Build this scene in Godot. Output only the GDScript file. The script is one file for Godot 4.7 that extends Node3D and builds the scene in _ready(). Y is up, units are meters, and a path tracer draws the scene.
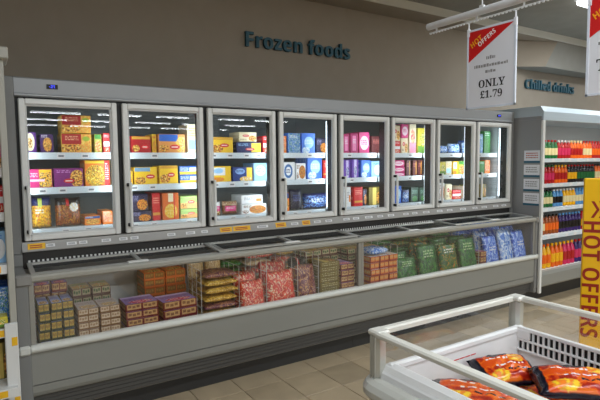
extends Node3D
# A supermarket aisle: two four-door freezer cabinets over wells, a drinks chiller, a promotion chest freezer.
var rng := RandomNumberGenerator.new()
var M := {}
var art := {}
var font: SystemFont
var serif: SystemFont
var taken := {}
var cart_cache := {}

# ---------------------------------------------------------------- helpers
func lin(r, g, b) -> Color:
	return Color(r, g, b)

func mat(c: Color, rough := 0.6, metal := 0.0, spec := 0.5) -> StandardMaterial3D:
	var m := StandardMaterial3D.new()
	m.albedo_color = c
	m.roughness = rough
	m.metallic = metal
	m.metallic_specular = spec
	return m

func glass_mat(alpha := 0.03, tint := Color(0.75, 0.85, 0.85)) -> StandardMaterial3D:
	var m := mat(Color(tint.r, tint.g, tint.b, alpha), 0.0)
	m.transparency = BaseMaterial3D.TRANSPARENCY_ALPHA
	return m

func glow_mat(c: Color, e: float) -> StandardMaterial3D:
	var m := mat(c, 0.5)
	m.emission_enabled = true
	m.emission = c
	m.emission_energy_multiplier = e
	return m

func new_st() -> SurfaceTool:
	var st := SurfaceTool.new()
	st.begin(Mesh.PRIMITIVE_TRIANGLES)
	return st

# a flat polygon (convex), turned so that it faces "out"
func poly(st: SurfaceTool, pts: Array, out: Vector3, uvs: Array = []):
	var n: Vector3 = (pts[1] - pts[0]).cross(pts[2] - pts[0]).normalized()
	var flip := n.dot(out) < 0.0
	if flip:
		n = -n
	for k in range(1, pts.size() - 1):
		var tri := [0, k, k + 1] if flip else [0, k + 1, k]
		for t in tri:
			st.set_normal(n)
			st.set_uv(uvs[t] if uvs.size() else Vector2.ZERO)
			st.add_vertex(pts[t])

# a box with chamfered edges; "front" is the axis that carries the printed picture (-1: no print)
func bx(st: SurfaceTool, lo: Vector3, hi: Vector3, b := 0.002, front := -1):
	var c := (lo + hi) / 2.0
	var h := (hi - lo) / 2.0
	b = minf(b, minf(h.x, minf(h.y, h.z)) * 0.6)
	var ax := [Vector3.RIGHT, Vector3.UP, Vector3.BACK]
	var hh := [h.x, h.y, h.z]
	for a in 3:
		var i := (a + 1) % 3
		var j := (a + 2) % 3
		for s in [-1.0, 1.0]:
			var pts := []
			var uvs := []
			for q in [[-1, -1], [1, -1], [1, 1], [-1, 1]]:
				pts.append(c + ax[a] * (s * hh[a]) + ax[i] * (q[0] * (hh[i] - b)) + ax[j] * (q[1] * (hh[j] - b)))
			if front >= 0:
				for p in pts:
					var d: Vector3 = p - c
					var u: float = 0.5 + 0.5 * (d.x / h.x if a != 0 else -s * d.z / h.z)
					var v: float = 0.5 - 0.5 * (d.y / h.y if a != 1 else -d.z / h.z)
					if a == front:
						uvs.append(Vector2(u, v * 0.75))
					elif front == 2 and a == 1 or front == 1:
						uvs.append(Vector2(u, 0.79 + v * 0.2))
					else:
						uvs.append(Vector2(u, 0.79 + v * 0.2))
			poly(st, pts, ax[a] * s, uvs)
			if b <= 0.0:
				continue
		if b > 0.0:
			for s in [-1.0, 1.0]:
				for t in [-1.0, 1.0]:
					var e := []
					var uv2 := []
					for q in [-1.0, 1.0]:
						e.append(c + ax[i] * (s * hh[i]) + ax[j] * (t * (hh[j] - b)) + ax[a] * (q * (hh[a] - b)))
					for q in [1.0, -1.0]:
						e.append(c + ax[i] * (s * (hh[i] - b)) + ax[j] * (t * hh[j]) + ax[a] * (q * (hh[a] - b)))
					for q in 4:
						uv2.append(Vector2(0.02, 0.985))
					poly(st, e, ax[i] * s + ax[j] * t, uv2)
	if b > 0.0:
		for sx in [-1.0, 1.0]:
			for sy in [-1.0, 1.0]:
				for sz in [-1.0, 1.0]:
					var o := Vector3(sx, sy, sz)
					var k := Vector3(b, b, b)
					poly(st, [c + o * (h - Vector3(0, k.y, k.z)), c + o * (h - Vector3(k.x, 0, k.z)), c + o * (h - Vector3(k.x, k.y, 0))], o, [Vector2(0.02, 0.985), Vector2(0.02, 0.985), Vector2(0.02, 0.985)])

# extrude a closed convex-ish profile in the y-z plane along x (each face flat)
func sweep_x(st: SurfaceTool, prof: Array, x0: float, x1: float):
	var mid := Vector2.ZERO
	for p in prof:
		mid += p
	mid /= prof.size()
	for k in prof.size():
		var a: Vector2 = prof[k]
		var b: Vector2 = prof[(k + 1) % prof.size()]
		var d := b - a
		var nn := Vector2(d.y, -d.x)
		if nn.dot((a + b) / 2.0 - mid) < 0:
			nn = -nn
		poly(st, [Vector3(x0, a.y, a.x), Vector3(x1, a.y, a.x), Vector3(x1, b.y, b.x), Vector3(x0, b.y, b.x)], Vector3(0, nn.y, nn.x))
	for e in [[x0, -1.0], [x1, 1.0]]:
		var pts := []
		for p in prof:
			pts.append(Vector3(e[0], p.y, p.x))
		poly(st, pts, Vector3(e[1], 0, 0))

func tube(st: SurfaceTool, a: Vector3, b: Vector3, r: float, n := 8, caps := true):
	var d := (b - a).normalized()
	var u := d.cross(Vector3.UP if absf(d.y) < 0.9 else Vector3.RIGHT).normalized()
	var v := d.cross(u)
	var ring := []
	for k in n:
		ring.append(u * cos(TAU * k / n) + v * sin(TAU * k / n))
	for k in n:
		var p: Vector3 = ring[k]
		var q: Vector3 = ring[(k + 1) % n]
		var corners := [[a + p * r, p], [b + p * r, p], [b + q * r, q], [a + q * r, q]]
		for t in [0, 1, 2, 0, 2, 3]:
			st.set_normal(corners[t][1])
			st.set_uv(Vector2.ZERO)
			st.add_vertex(corners[t][0])
	if caps:
		var ca := []
		var cb := []
		for k in n:
			ca.append(a + ring[k] * r)
			cb.append(b + ring[k] * r)
		poly(st, ca, -d)
		poly(st, cb, d)

func lathe(st: SurfaceTool, prof: Array, n := 12):
	for k in prof.size() - 1:
		var a: Vector2 = prof[k]
		var b: Vector2 = prof[k + 1]
		var sl := Vector2(b.y - a.y, -(b.x - a.x)).normalized()
		for j in n:
			var t0 := TAU * j / n
			var t1 := TAU * (j + 1) / n
			var c := [[a, t0], [a, t1], [b, t1], [b, t0]]
			for t in [0, 1, 2, 0, 2, 3]:
				var p: Vector2 = c[t][0]
				var an: float = c[t][1]
				st.set_normal(Vector3(cos(an) * sl.x, sl.y, sin(an) * sl.x))
				st.set_uv(Vector2(an / TAU, float(k) / prof.size()))
				st.add_vertex(Vector3(cos(an) * p.x, p.y, sin(an) * p.x))

# a filled, sealed plastic bag lying in x (width), y (height), z (thickness), centred
func bag_mesh(w: float, h: float, t: float, sd: int) -> ArrayMesh:
	var nz := FastNoiseLite.new()
	nz.seed = sd
	nz.frequency = 9.0
	var st := new_st()
	st.set_smooth_group(0)
	var nx := 14
	var ny := 12
	var grid := {}
	for side in [1.0, -1.0]:
		for i in nx + 1:
			for j in ny + 1:
				var u := -1.0 + 2.0 * i / nx
				var v := -1.0 + 2.0 * j / ny
				var edge := maxf(0.0, (1.0 - pow(absf(u), 3.0)) * (1.0 - pow(absf(v), 4.0)))
				var z: float = side * t * 0.5 * pow(edge, 0.55)
				z += nz.get_noise_3d(u * w * 1.2, v * h * 1.2, side * 3.0) * t * 0.22 * edge
				var pinch := 1.0 - 0.07 * edge * (1.0 - v * v)
				var x := u * w * 0.5 * pinch * (1.0 - 0.03 * absf(sin(v * 7.0 + sd)))
				var y := v * h * 0.5 + nz.get_noise_2d(u * 0.3 + sd, 4.0) * h * 0.03 * absf(v)
				grid[[side, i, j]] = [Vector3(x, y, z), Vector2(0.5 + 0.5 * u, (0.5 - 0.5 * v) * 0.75)]
		for i in nx:
			for j in ny:
				var q := [grid[[side, i, j]], grid[[side, i + 1, j]], grid[[side, i + 1, j + 1]], grid[[side, i, j + 1]]]
				var order := [0, 2, 1, 0, 3, 2] if side > 0 else [0, 1, 2, 0, 2, 3]
				for k in order:
					st.set_uv(q[k][1])
					st.add_vertex(q[k][0])
	st.index()
	st.generate_normals()
	return st.commit()

func numbered(n: String) -> String:
	if not taken.has(n):
		taken[n] = 0
		return n
	taken[n] += 1
	return "%s_%03d" % [n, taken[n]]

func obj(called: String, mesh: Mesh, m: Material, parent: Node = null, at := Vector3.ZERO) -> MeshInstance3D:
	var o := MeshInstance3D.new()
	o.mesh = mesh
	o.material_override = m
	o.position = at
	if parent == null:
		o.name = numbered(called)
		add_child(o)
	else:
		o.name = called
		parent.add_child(o, true)
	return o

func part(called: String, st: SurfaceTool, m: Material, parent: Node, at := Vector3.ZERO) -> MeshInstance3D:
	return obj(called, st.commit(), m, parent, at)

func box_part(called: String, lo: Vector3, hi: Vector3, m: Material, parent: Node, b := 0.002) -> MeshInstance3D:
	var st := new_st()
	var c := (lo + hi) / 2.0
	bx(st, lo - c, hi - c, b)
	return obj(called, st.commit(), m, parent, c)

func thing(called: String, label: String, category: String, at := Vector3.ZERO, turn := 0.0, group := "") -> Node3D:
	var o := Node3D.new()
	o.name = numbered(called)
	add_child(o)
	o.position = at
	o.rotation.y = turn
	tag(o, label, category, group)
	return o

func tag(o: Node, label: String, category: String, group := ""):
	o.set_meta("label", label)
	o.set_meta("category", category)
	if group:
		o.set_meta("group", group)

func struct(called: String, lo: Vector3, hi: Vector3, m: Material, label := "") -> MeshInstance3D:
	var o := box_part(called, lo, hi, m, null, 0.0)
	o.set_meta("kind", "structure")
	if label:
		o.set_meta("label", label)
	return o

func area(parent: Node, at: Vector3, towards: Vector3, size: Vector2, e: float, c: Color):
	var l := AreaLight3D.new()
	l.name = "area_light"
	l.area_size = size
	l.light_energy = e
	l.light_color = c
	l.shadow_enabled = true
	l.area_range = 30.0
	parent.add_child(l, true)
	var z := -towards.normalized()
	var x := Vector3.UP.cross(z)
	x = Vector3.RIGHT if x.length() < 0.01 else x.normalized()
	l.transform = Transform3D(Basis(x, z.cross(x), z), at)

func text_mesh(s: String, size: float, depth: float, f: Font) -> TextMesh:
	var t := TextMesh.new()
	t.text = s
	t.font = f
	t.font_size = 64
	t.pixel_size = size / 64.0
	t.depth = depth
	t.curve_step = 1.0
	return t

# ---------------------------------------------------------------- printed packaging
func px_ellipse(im: Image, cx: float, cy: float, rx: float, ry: float, cols: Array, sd: int, noisy := true):
	var g := RandomNumberGenerator.new()
	g.seed = sd
	var nz := FastNoiseLite.new()
	nz.seed = sd
	nz.frequency = 0.16
	for y in range(maxi(0, int(cy - ry)), mini(48, int(cy + ry) + 1)):
		for x in range(maxi(0, int(cx - rx)), mini(64, int(cx + rx) + 1)):
			if pow((x - cx) / rx, 2) + pow((y - cy) / ry, 2) <= 1.0:
				var k := 0
				if noisy:
					k = clampi(int((nz.get_noise_2d(x, y) * 1.3 + 0.5) * cols.size()), 0, cols.size() - 1)
				im.set_pixel(x, y, cols[k])

func px_mottle(im: Image, r: Rect2i, cols: Array, sd: int, freq := 0.16):
	var nz := FastNoiseLite.new()
	nz.seed = sd
	nz.frequency = freq
	for y in range(r.position.y, r.end.y):
		for x in range(r.position.x, r.end.x):
			im.set_pixel(x, y, cols[clampi(int((nz.get_noise_2d(x, y) * 1.4 + 0.5) * cols.size()), 0, cols.size() - 1)])

# marks: small strokes in rows that stand for print too fine to read in the photograph
func px_strokes(im: Image, r: Rect2i, c: Color, sd: int, row := 4):
	var g := RandomNumberGenerator.new()
	g.seed = sd
	var y := r.position.y
	while y + 2 <= r.end.y:
		var x := r.position.x
		while x < r.end.x:
			var w := g.randi_range(2, 7)
			im.fill_rect(Rect2i(x, y, mini(w, r.end.x - x), 2), c)
			x += w + g.randi_range(1, 3)
		y += row

func px_logo(im: Image, cx: int, cy: int, c: Color, w: Color):
	px_ellipse(im, cx, cy, 12, 6, [c], 1, false)
	im.fill_rect(Rect2i(maxi(0, cx - 8), cy - 1, 16, 3), w)

func px_side(im: Image, x: int, c: Color):
	for k in 3:
		im.fill_rect(Rect2i(x + 8 * k, 53 + k % 2, 6, 4), c)

func add_art(key: String, bg: Color, ops: Array, rough := 0.45):
	add_sided_art(key, bg, bg, ops, rough)

func add_sided_art(key: String, bg: Color, side: Color, ops: Array, rough := 0.45):
	var im := Image.create(64, 64, false, Image.FORMAT_RGB8)
	im.fill(bg)
	var sd := 7
	for ch in key.to_utf8_buffer():
		sd = (sd * 31 + ch) % 65521
	for o in ops:
		sd += 1
		match o[0]:
			"rect": im.fill_rect(o[1], o[2])
			"food": px_ellipse(im, o[1], o[2], o[3], o[4], o[5], sd)
			"disc": px_ellipse(im, o[1], o[2], o[3], o[4], [o[5]], sd, false)
			"logo": px_logo(im, o[1], o[2], o[3], Color(0.95, 0.85, 0.8))
			"mottle": px_mottle(im, o[1], o[2], sd, o[3] if o.size() > 3 else 0.16)
			"print": px_strokes(im, o[1], o[2], sd)
	var striped := key in ["green_side", "beige_side", "red_side", "orange_side", "white_top", "brown_side"]
	im.fill_rect(Rect2i(0, 49, 64, 15), side)
	if striped:
		for k in 2:
			var pal: Array = {"green_side": [Color(0.72, 0.6, 0.25), Color(0.55, 0.4, 0.15)], "beige_side": [Color(0.8, 0.72, 0.62), Color(0.62, 0.5, 0.36)], "red_side": [Color(0.78, 0.62, 0.4), Color(0.5, 0.32, 0.2)], "orange_side": [Color(0.55, 0.36, 0.12), Color(0.7, 0.5, 0.2)], "white_top": [Color(0.85, 0.5, 0.2), Color(0.8, 0.65, 0.4)], "brown_side": [Color(0.75, 0.7, 0.55), Color(0.3, 0.4, 0.2)]}[key]
			im.fill_rect(Rect2i(3 + 31 * k, 51, 27, 9), pal[0])
			px_side(im, 5 + 31 * k, pal[1])
	else:
		px_strokes(im, Rect2i(6, 52, 50, 9), side.lightened(0.5), sd, 5)
	var m := StandardMaterial3D.new()
	m.albedo_texture = ImageTexture.create_from_image(im)
	m.roughness = rough
	m.texture_repeat = false
	art[key] = m

func all_art():
	var full := Rect2i(0, 0, 64, 48)
	var pur := Color(0.36, 0.16, 0.5)
	var cream := Color(0.92, 0.86, 0.72)
	var red := Color(0.82, 0.1, 0.12)
	var yel := Color(0.96, 0.78, 0.16)
	var ora := Color(0.93, 0.5, 0.12)
	var nav := Color(0.1, 0.14, 0.36)
	var blu := Color(0.16, 0.4, 0.78)
	var sky := Color(0.6, 0.78, 0.92)
	var wht := Color(0.93, 0.93, 0.93)
	var brn := Color(0.45, 0.24, 0.1)
	var gold := Color(0.85, 0.62, 0.2)
	var grn := Color(0.22, 0.5, 0.18)
	var pink := Color(0.86, 0.2, 0.5)
	var food := [brn, gold, ora, Color(0.95, 0.85, 0.45)]
	var R := func(x, y, w, h): return Rect2i(x, y, w, h)
	add_art("purple_cream", pur, [["disc", 30, 22, 24, 21, cream], ["food", 30, 24, 13, 12, [cream, gold, brn]]])
	add_art("purple_food", pur.darkened(0.3), [["food", 34, 26, 22, 18, food], ["print", R.call(6, 2, 30, 6), wht]])
	add_art("red_noodle", gold, [["mottle", full, [gold, Color(0.95, 0.85, 0.45), ora], 0.22], ["rect", R.call(0, 0, 42, 26), Color(0.7, 0.08, 0.1)], ["print", R.call(8, 6, 28, 10), Color(0.95, 0.8, 0.6)], ["food", 20, 36, 20, 9, food], ["disc", 52, 12, 8, 6, Color(0.6, 0.7, 0.2)]])
	add_art("green_red", Color(0.75, 0.75, 0.3), [["rect", R.call(0, 0, 64, 12), Color(0.3, 0.6, 0.25)], ["food", 30, 30, 26, 15, [red, yel, cream]]])
	add_art("red_white", red, [["rect", R.call(0, 20, 64, 12), wht], ["print", R.call(8, 4, 48, 9), wht], ["food", 34, 40, 24, 7, [wht, ora, red]]])
	add_art("pink_yellow", pink, [["mottle", R.call(30, 8, 34, 40), [yel, ora, Color(0.98, 0.92, 0.6), brn]], ["rect", R.call(30, 0, 34, 8), yel], ["rect", R.call(4, 26, 40, 6), Color(0.96, 0.8, 0.85)], ["print", R.call(4, 10, 22, 10), wht]])
	add_art("purple_red", Color(0.5, 0.12, 0.45), [["food", 50, 26, 16, 22, food], ["logo", 32, 32, red], ["print", R.call(6, 5, 30, 8), Color(0.85, 0.6, 0.85)]])
	add_art("orange_red", ora, [["food", 26, 28, 26, 20, [gold, yel, brn, Color(0.97, 0.88, 0.4)]], ["rect", R.call(50, 0, 14, 48), red], ["rect", R.call(0, 0, 50, 6), yel], ["print", R.call(52, 6, 9, 30), wht]])
	add_art("chips", nav, [["mottle", R.call(0, 14, 64, 34), [yel, gold, ora, brn, yel]], ["rect", R.call(20, 2, 14, 14), Color(0.75, 0.8, 0.35)], ["print", R.call(10, 20, 30, 6), wht]], 0.3)
	add_art("brown_bag", Color(0.12, 0.08, 0.08), [["mottle", R.call(0, 12, 64, 36), [brn, Color(0.6, 0.2, 0.08), gold, Color(0.3, 0.1, 0.06)]], ["rect", R.call(26, 0, 8, 14), red], ["food", 46, 16, 12, 8, [cream, wht]]], 0.3)
	add_art("orange_box", ora, [["rect", R.call(0, 0, 64, 14), blu.darkened(0.3)], ["food", 32, 30, 28, 14, food], ["print", R.call(4, 4, 30, 6), wht]])
	add_art("orange_white", ora, [["mottle", R.call(0, 10, 64, 30), [ora, gold, wht, red]], ["print", R.call(6, 2, 44, 6), wht]])
	add_art("red_gold", Color(0.72, 0.07, 0.1), [["rect", R.call(0, 0, 64, 9), gold], ["logo", 44, 30, Color(0.95, 0.15, 0.15)], ["food", 14, 34, 12, 10, food]])
	add_art("orange_blue", Color(0.9, 0.6, 0.3), [["rect", R.call(0, 0, 46, 18), blu], ["food", 54, 26, 14, 20, [yel, cream, gold]], ["logo", 38, 32, red], ["food", 12, 36, 12, 9, food]])
	add_art("cream", cream, [["rect", R.call(6, 26, 50, 16), sky], ["print", R.call(8, 6, 46, 14), gold]])
	add_art("yellow_plain", yel, [["food", 32, 30, 24, 14, [ora, gold, yel]], ["print", R.call(8, 4, 44, 8), red]])
	add_art("yellow_logo", yel, [["rect", R.call(0, 0, 64, 8), gold], ["food", 18, 34, 18, 12, food], ["logo", 40, 24, red]])
	add_art("yellow_blue", yel, [["rect", R.call(0, 0, 44, 12), sky.darkened(0.15)], ["food", 16, 36, 15, 10, food], ["logo", 44, 26, red]])
	add_art("blue_yellow", blu, [["rect", R.call(0, 30, 64, 18), yel], ["rect", R.call(34, 8, 26, 20), wht], ["print", R.call(4, 6, 26, 18), wht]])
	add_art("navy_brown", Color(0.11, 0.1, 0.24), [["food", 42, 30, 20, 16, [brn, ora, gold]], ["print", R.call(4, 6, 24, 14), Color(0.6, 0.6, 0.75)]])
	add_art("red_plain", red, [["print", R.call(8, 8, 48, 12), Color(0.95, 0.7, 0.6)], ["rect", R.call(0, 34, 64, 5), gold]])
	add_art("orange_pie", Color(0.85, 0.4, 0.12), [["rect", R.call(22, 0, 20, 16), cream], ["food", 32, 32, 25, 13, [yel, gold, Color(0.95, 0.85, 0.5)]], ["rect", R.call(44, 0, 4, 48), red]])
	add_art("green_logo", Color(0.66, 0.78, 0.42), [["rect", R.call(0, 26, 64, 22), Color(0.92, 0.66, 0.4)], ["logo", 36, 22, red], ["food", 12, 36, 10, 9, food]])
	add_art("navy_logo", nav, [["rect", R.call(38, 4, 26, 40), yel], ["logo", 34, 30, red], ["print", R.call(4, 6, 26, 10), sky]])
	add_art("cream_red", cream, [["logo", 24, 18, red], ["food", 48, 30, 14, 14, food], ["print", R.call(4, 34, 24, 8), brn]])
	add_art("yellow_white", yel, [["rect", R.call(4, 4, 42, 24), wht], ["disc", 25, 14, 14, 8, sky], ["food", 22, 40, 20, 7, [ora, gold]]])
	add_art("navy_yellow", Color(0.12, 0.22, 0.5), [["rect", R.call(44, 0, 20, 48), yel], ["food", 40, 40, 20, 9, [yel, gold, wht]], ["disc", 22, 14, 16, 10, Color(0.55, 0.7, 0.9)], ["print", R.call(10, 11, 24, 6), nav]])
	add_art("light_blue", sky, [["rect", R.call(56, 0, 8, 48), yel], ["disc", 28, 20, 20, 14, wht], ["print", R.call(12, 14, 32, 10), blu]])
	add_art("white_pink", wht, [["rect", R.call(0, 16, 64, 18), pink], ["mottle", R.call(0, 34, 64, 14), [cream, gold, brn]], ["print", R.call(8, 20, 44, 8), wht]], 0.3)
	add_art("brown_pink", brn, [["rect", R.call(8, 18, 46, 18), pink], ["mottle", R.call(0, 0, 64, 16), [brn, cream, brn]], ["print", R.call(12, 22, 36, 8), wht]], 0.3)
	add_art("white_orange", wht, [["food", 40, 26, 22, 20, [ora, brn, gold]], ["print", R.call(4, 6, 20, 12), brn], ["food", 8, 36, 9, 9, [wht, brn]]])
	add_art("white_plain", wht, [["print", R.call(8, 12, 40, 16), Color(0.6, 0.62, 0.66)], ["rect", R.call(44, 20, 16, 16), ora]])
	add_art("blue_green", blu, [["mottle", full, [blu, sky, grn, wht, blu]], ["print", R.call(8, 6, 40, 8), wht]])
	add_art("blue_white", Color(0.22, 0.45, 0.85), [["disc", 34, 22, 22, 14, sky], ["print", R.call(16, 16, 34, 12), wht], ["food", 20, 40, 18, 8, [wht, sky]]])
	add_art("white_ring", wht, [["disc", 32, 24, 20, 19, Color(0.2, 0.4, 0.65)], ["disc", 32, 24, 13, 12, wht], ["print", R.call(22, 19, 20, 10), nav]])
	add_art("navy_bag", Color(0.08, 0.09, 0.2), [["print", R.call(12, 14, 36, 14), Color(0.3, 0.36, 0.6)]], 0.3)
	add_art("blue_swirl", nav, [["mottle", R.call(0, 8, 64, 36), [nav, blu, sky, nav], 0.1], ["print", R.call(16, 18, 34, 10), wht]], 0.3)
	add_art("pink", pink.darkened(0.15), [["rect", R.call(16, 6, 30, 36), Color(0.95, 0.55, 0.75)], ["print", R.call(18, 14, 26, 12), wht]])
	add_art("pink_white", pink, [["disc", 32, 24, 26, 16, Color(0.97, 0.85, 0.9)], ["print", R.call(14, 18, 36, 12), pink]])
	add_art("dark_red", Color(0.34, 0.06, 0.09), [["rect", R.call(40, 4, 8, 40), gold], ["print", R.call(8, 10, 28, 12), Color(0.8, 0.5, 0.45)]])
	add_art("purple_white", Color(0.42, 0.25, 0.68), [["rect", R.call(20, 0, 24, 48), Color(0.85, 0.8, 0.95)], ["food", 32, 30, 16, 12, [sky, pur, wht]]])
	add_art("pale_blue", sky, [["disc", 36, 26, 20, 16, wht], ["print", R.call(8, 6, 40, 8), blu]])
	add_art("olive", Color(0.42, 0.36, 0.1), [["rect", R.call(16, 0, 16, 48), Color(0.8, 0.7, 0.35)], ["food", 46, 28, 14, 16, [gold, brn]]])
	add_art("cream_pink", cream, [["rect", R.call(0, 30, 64, 18), Color(0.9, 0.55, 0.65)], ["food", 32, 20, 20, 12, [cream, gold, pink]]])
	add_art("dark_green", Color(0.12, 0.22, 0.18), [["print", R.call(8, 10, 46, 12), Color(0.5, 0.62, 0.55)], ["food", 32, 36, 22, 9, [grn, Color(0.3, 0.4, 0.3)]]])
	add_art("yellow_green", Color(0.82, 0.76, 0.25), [["rect", R.call(0, 34, 64, 14), Color(0.4, 0.58, 0.2)], ["food", 32, 22, 22, 13, [cream, yel, grn]]])
	add_art("green_plain", Color(0.2, 0.55, 0.25), [["mottle", R.call(0, 16, 64, 32), [grn, Color(0.3, 0.62, 0.25), Color(0.12, 0.32, 0.12)]], ["print", R.call(8, 4, 44, 8), wht]])
	add_art("ice", Color(0.75, 0.85, 0.95), [["mottle", full, [Color(0.3, 0.5, 0.85), Color(0.72, 0.82, 0.95), Color(0.9, 0.94, 0.98), Color(0.55, 0.7, 0.92)], 0.07], ["print", R.call(16, 18, 32, 8), blu]], 0.25)
	add_art("ice_blue", Color(0.3, 0.45, 0.8), [["mottle", full, [Color(0.2, 0.36, 0.78), Color(0.42, 0.58, 0.9), Color(0.78, 0.86, 0.98), Color(0.3, 0.48, 0.85)], 0.07], ["print", R.call(16, 18, 32, 8), wht]], 0.25)
	add_art("vegetables", grn, [["mottle", full, [Color(0.08, 0.28, 0.14), Color(0.14, 0.42, 0.2), Color(0.3, 0.56, 0.22), Color(0.1, 0.34, 0.2)], 0.08], ["print", R.call(14, 8, 34, 10), Color(0.75, 0.8, 0.65)]], 0.3)
	add_art("green_orange", grn, [["mottle", full, [Color(0.1, 0.3, 0.14), Color(0.2, 0.48, 0.2), Color(0.85, 0.5, 0.14), Color(0.14, 0.38, 0.18)], 0.08], ["print", R.call(14, 8, 34, 8), wht]], 0.3)
	add_art("red_cream_bag", red, [["mottle", full, [Color(0.8, 0.16, 0.12), Color(0.88, 0.3, 0.18), cream, Color(0.76, 0.14, 0.12)], 0.1]], 0.3)
	add_art("gold_bag", gold, [["mottle", full, [Color(0.62, 0.45, 0.14), Color(0.85, 0.66, 0.22), Color(0.95, 0.85, 0.5), Color(0.68, 0.5, 0.16)], 0.13], ["print", R.call(14, 8, 34, 8), cream]], 0.3)
	add_art("plum_bag", Color(0.3, 0.14, 0.2), [["mottle", full, [Color(0.36, 0.16, 0.24), Color(0.52, 0.3, 0.3), Color(0.85, 0.68, 0.42), Color(0.42, 0.2, 0.28)], 0.13]], 0.3)
	add_art("cream_bag", cream, [["mottle", full, [Color(0.8, 0.68, 0.45), Color(0.9, 0.82, 0.66), Color(0.66, 0.45, 0.22), Color(0.86, 0.76, 0.55)], 0.13]], 0.3)
	add_sided_art("green_side", Color(0.62, 0.66, 0.86), Color(0.1, 0.16, 0.08), [["rect", R.call(0, 0, 64, 10), Color(0.8, 0.82, 0.92)], ["print", R.call(6, 14, 50, 12), Color(0.3, 0.35, 0.65)], ["food", 32, 36, 24, 9, [brn, gold, cream]]])
	add_sided_art("beige_side", Color(0.76, 0.7, 0.68), Color(0.5, 0.34, 0.16), [["print", R.call(6, 8, 50, 10), Color(0.6, 0.45, 0.4)], ["food", 32, 34, 26, 10, [cream, gold, Color(0.7, 0.6, 0.55)]]])
	add_sided_art("red_side", Color(0.6, 0.5, 0.72), Color(0.42, 0.08, 0.07), [["rect", R.call(0, 0, 64, 10), Color(0.82, 0.74, 0.86)], ["print", R.call(6, 14, 50, 10), Color(0.5, 0.2, 0.4)], ["food", 32, 36, 24, 9, [red, pink, cream]]])
	add_sided_art("orange_side", Color(0.84, 0.42, 0.14), Color(0.84, 0.42, 0.14), [["print", R.call(6, 8, 50, 12), cream], ["food", 32, 34, 26, 10, food]])
	add_sided_art("white_top", wht, Color(0.6, 0.14, 0.08), [["print", R.call(6, 8, 50, 12), Color(0.7, 0.7, 0.72)], ["food", 32, 34, 26, 10, [wht, cream, ora]]])
	add_sided_art("brown_side", Color(0.7, 0.6, 0.42), Color(0.36, 0.18, 0.1), [["print", R.call(6, 6, 50, 10), grn], ["food", 32, 32, 28, 12, [ora, gold, Color(0.4, 0.55, 0.2), cream]]])
	add_art("ring_bag", Color(0.06, 0.06, 0.13), [["mottle", R.call(6, 2, 52, 44), [Color(0.62, 0.12, 0.04), Color(0.8, 0.25, 0.05), Color(0.9, 0.42, 0.08), Color(0.84, 0.3, 0.06)], 0.05], ["disc", 34, 6, 16, 5, Color(0.1, 0.07, 0.12)], ["food", 47, 13, 9, 9, [yel, gold, ora]], ["food", 18, 38, 10, 7, [yel, gold, ora]], ["print", R.call(13, 13, 26, 3), wht], ["print", R.call(20, 23, 32, 3), wht], ["print", R.call(30, 31, 20, 3), Color(0.1, 0.07, 0.12)]], 0.25)

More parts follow.
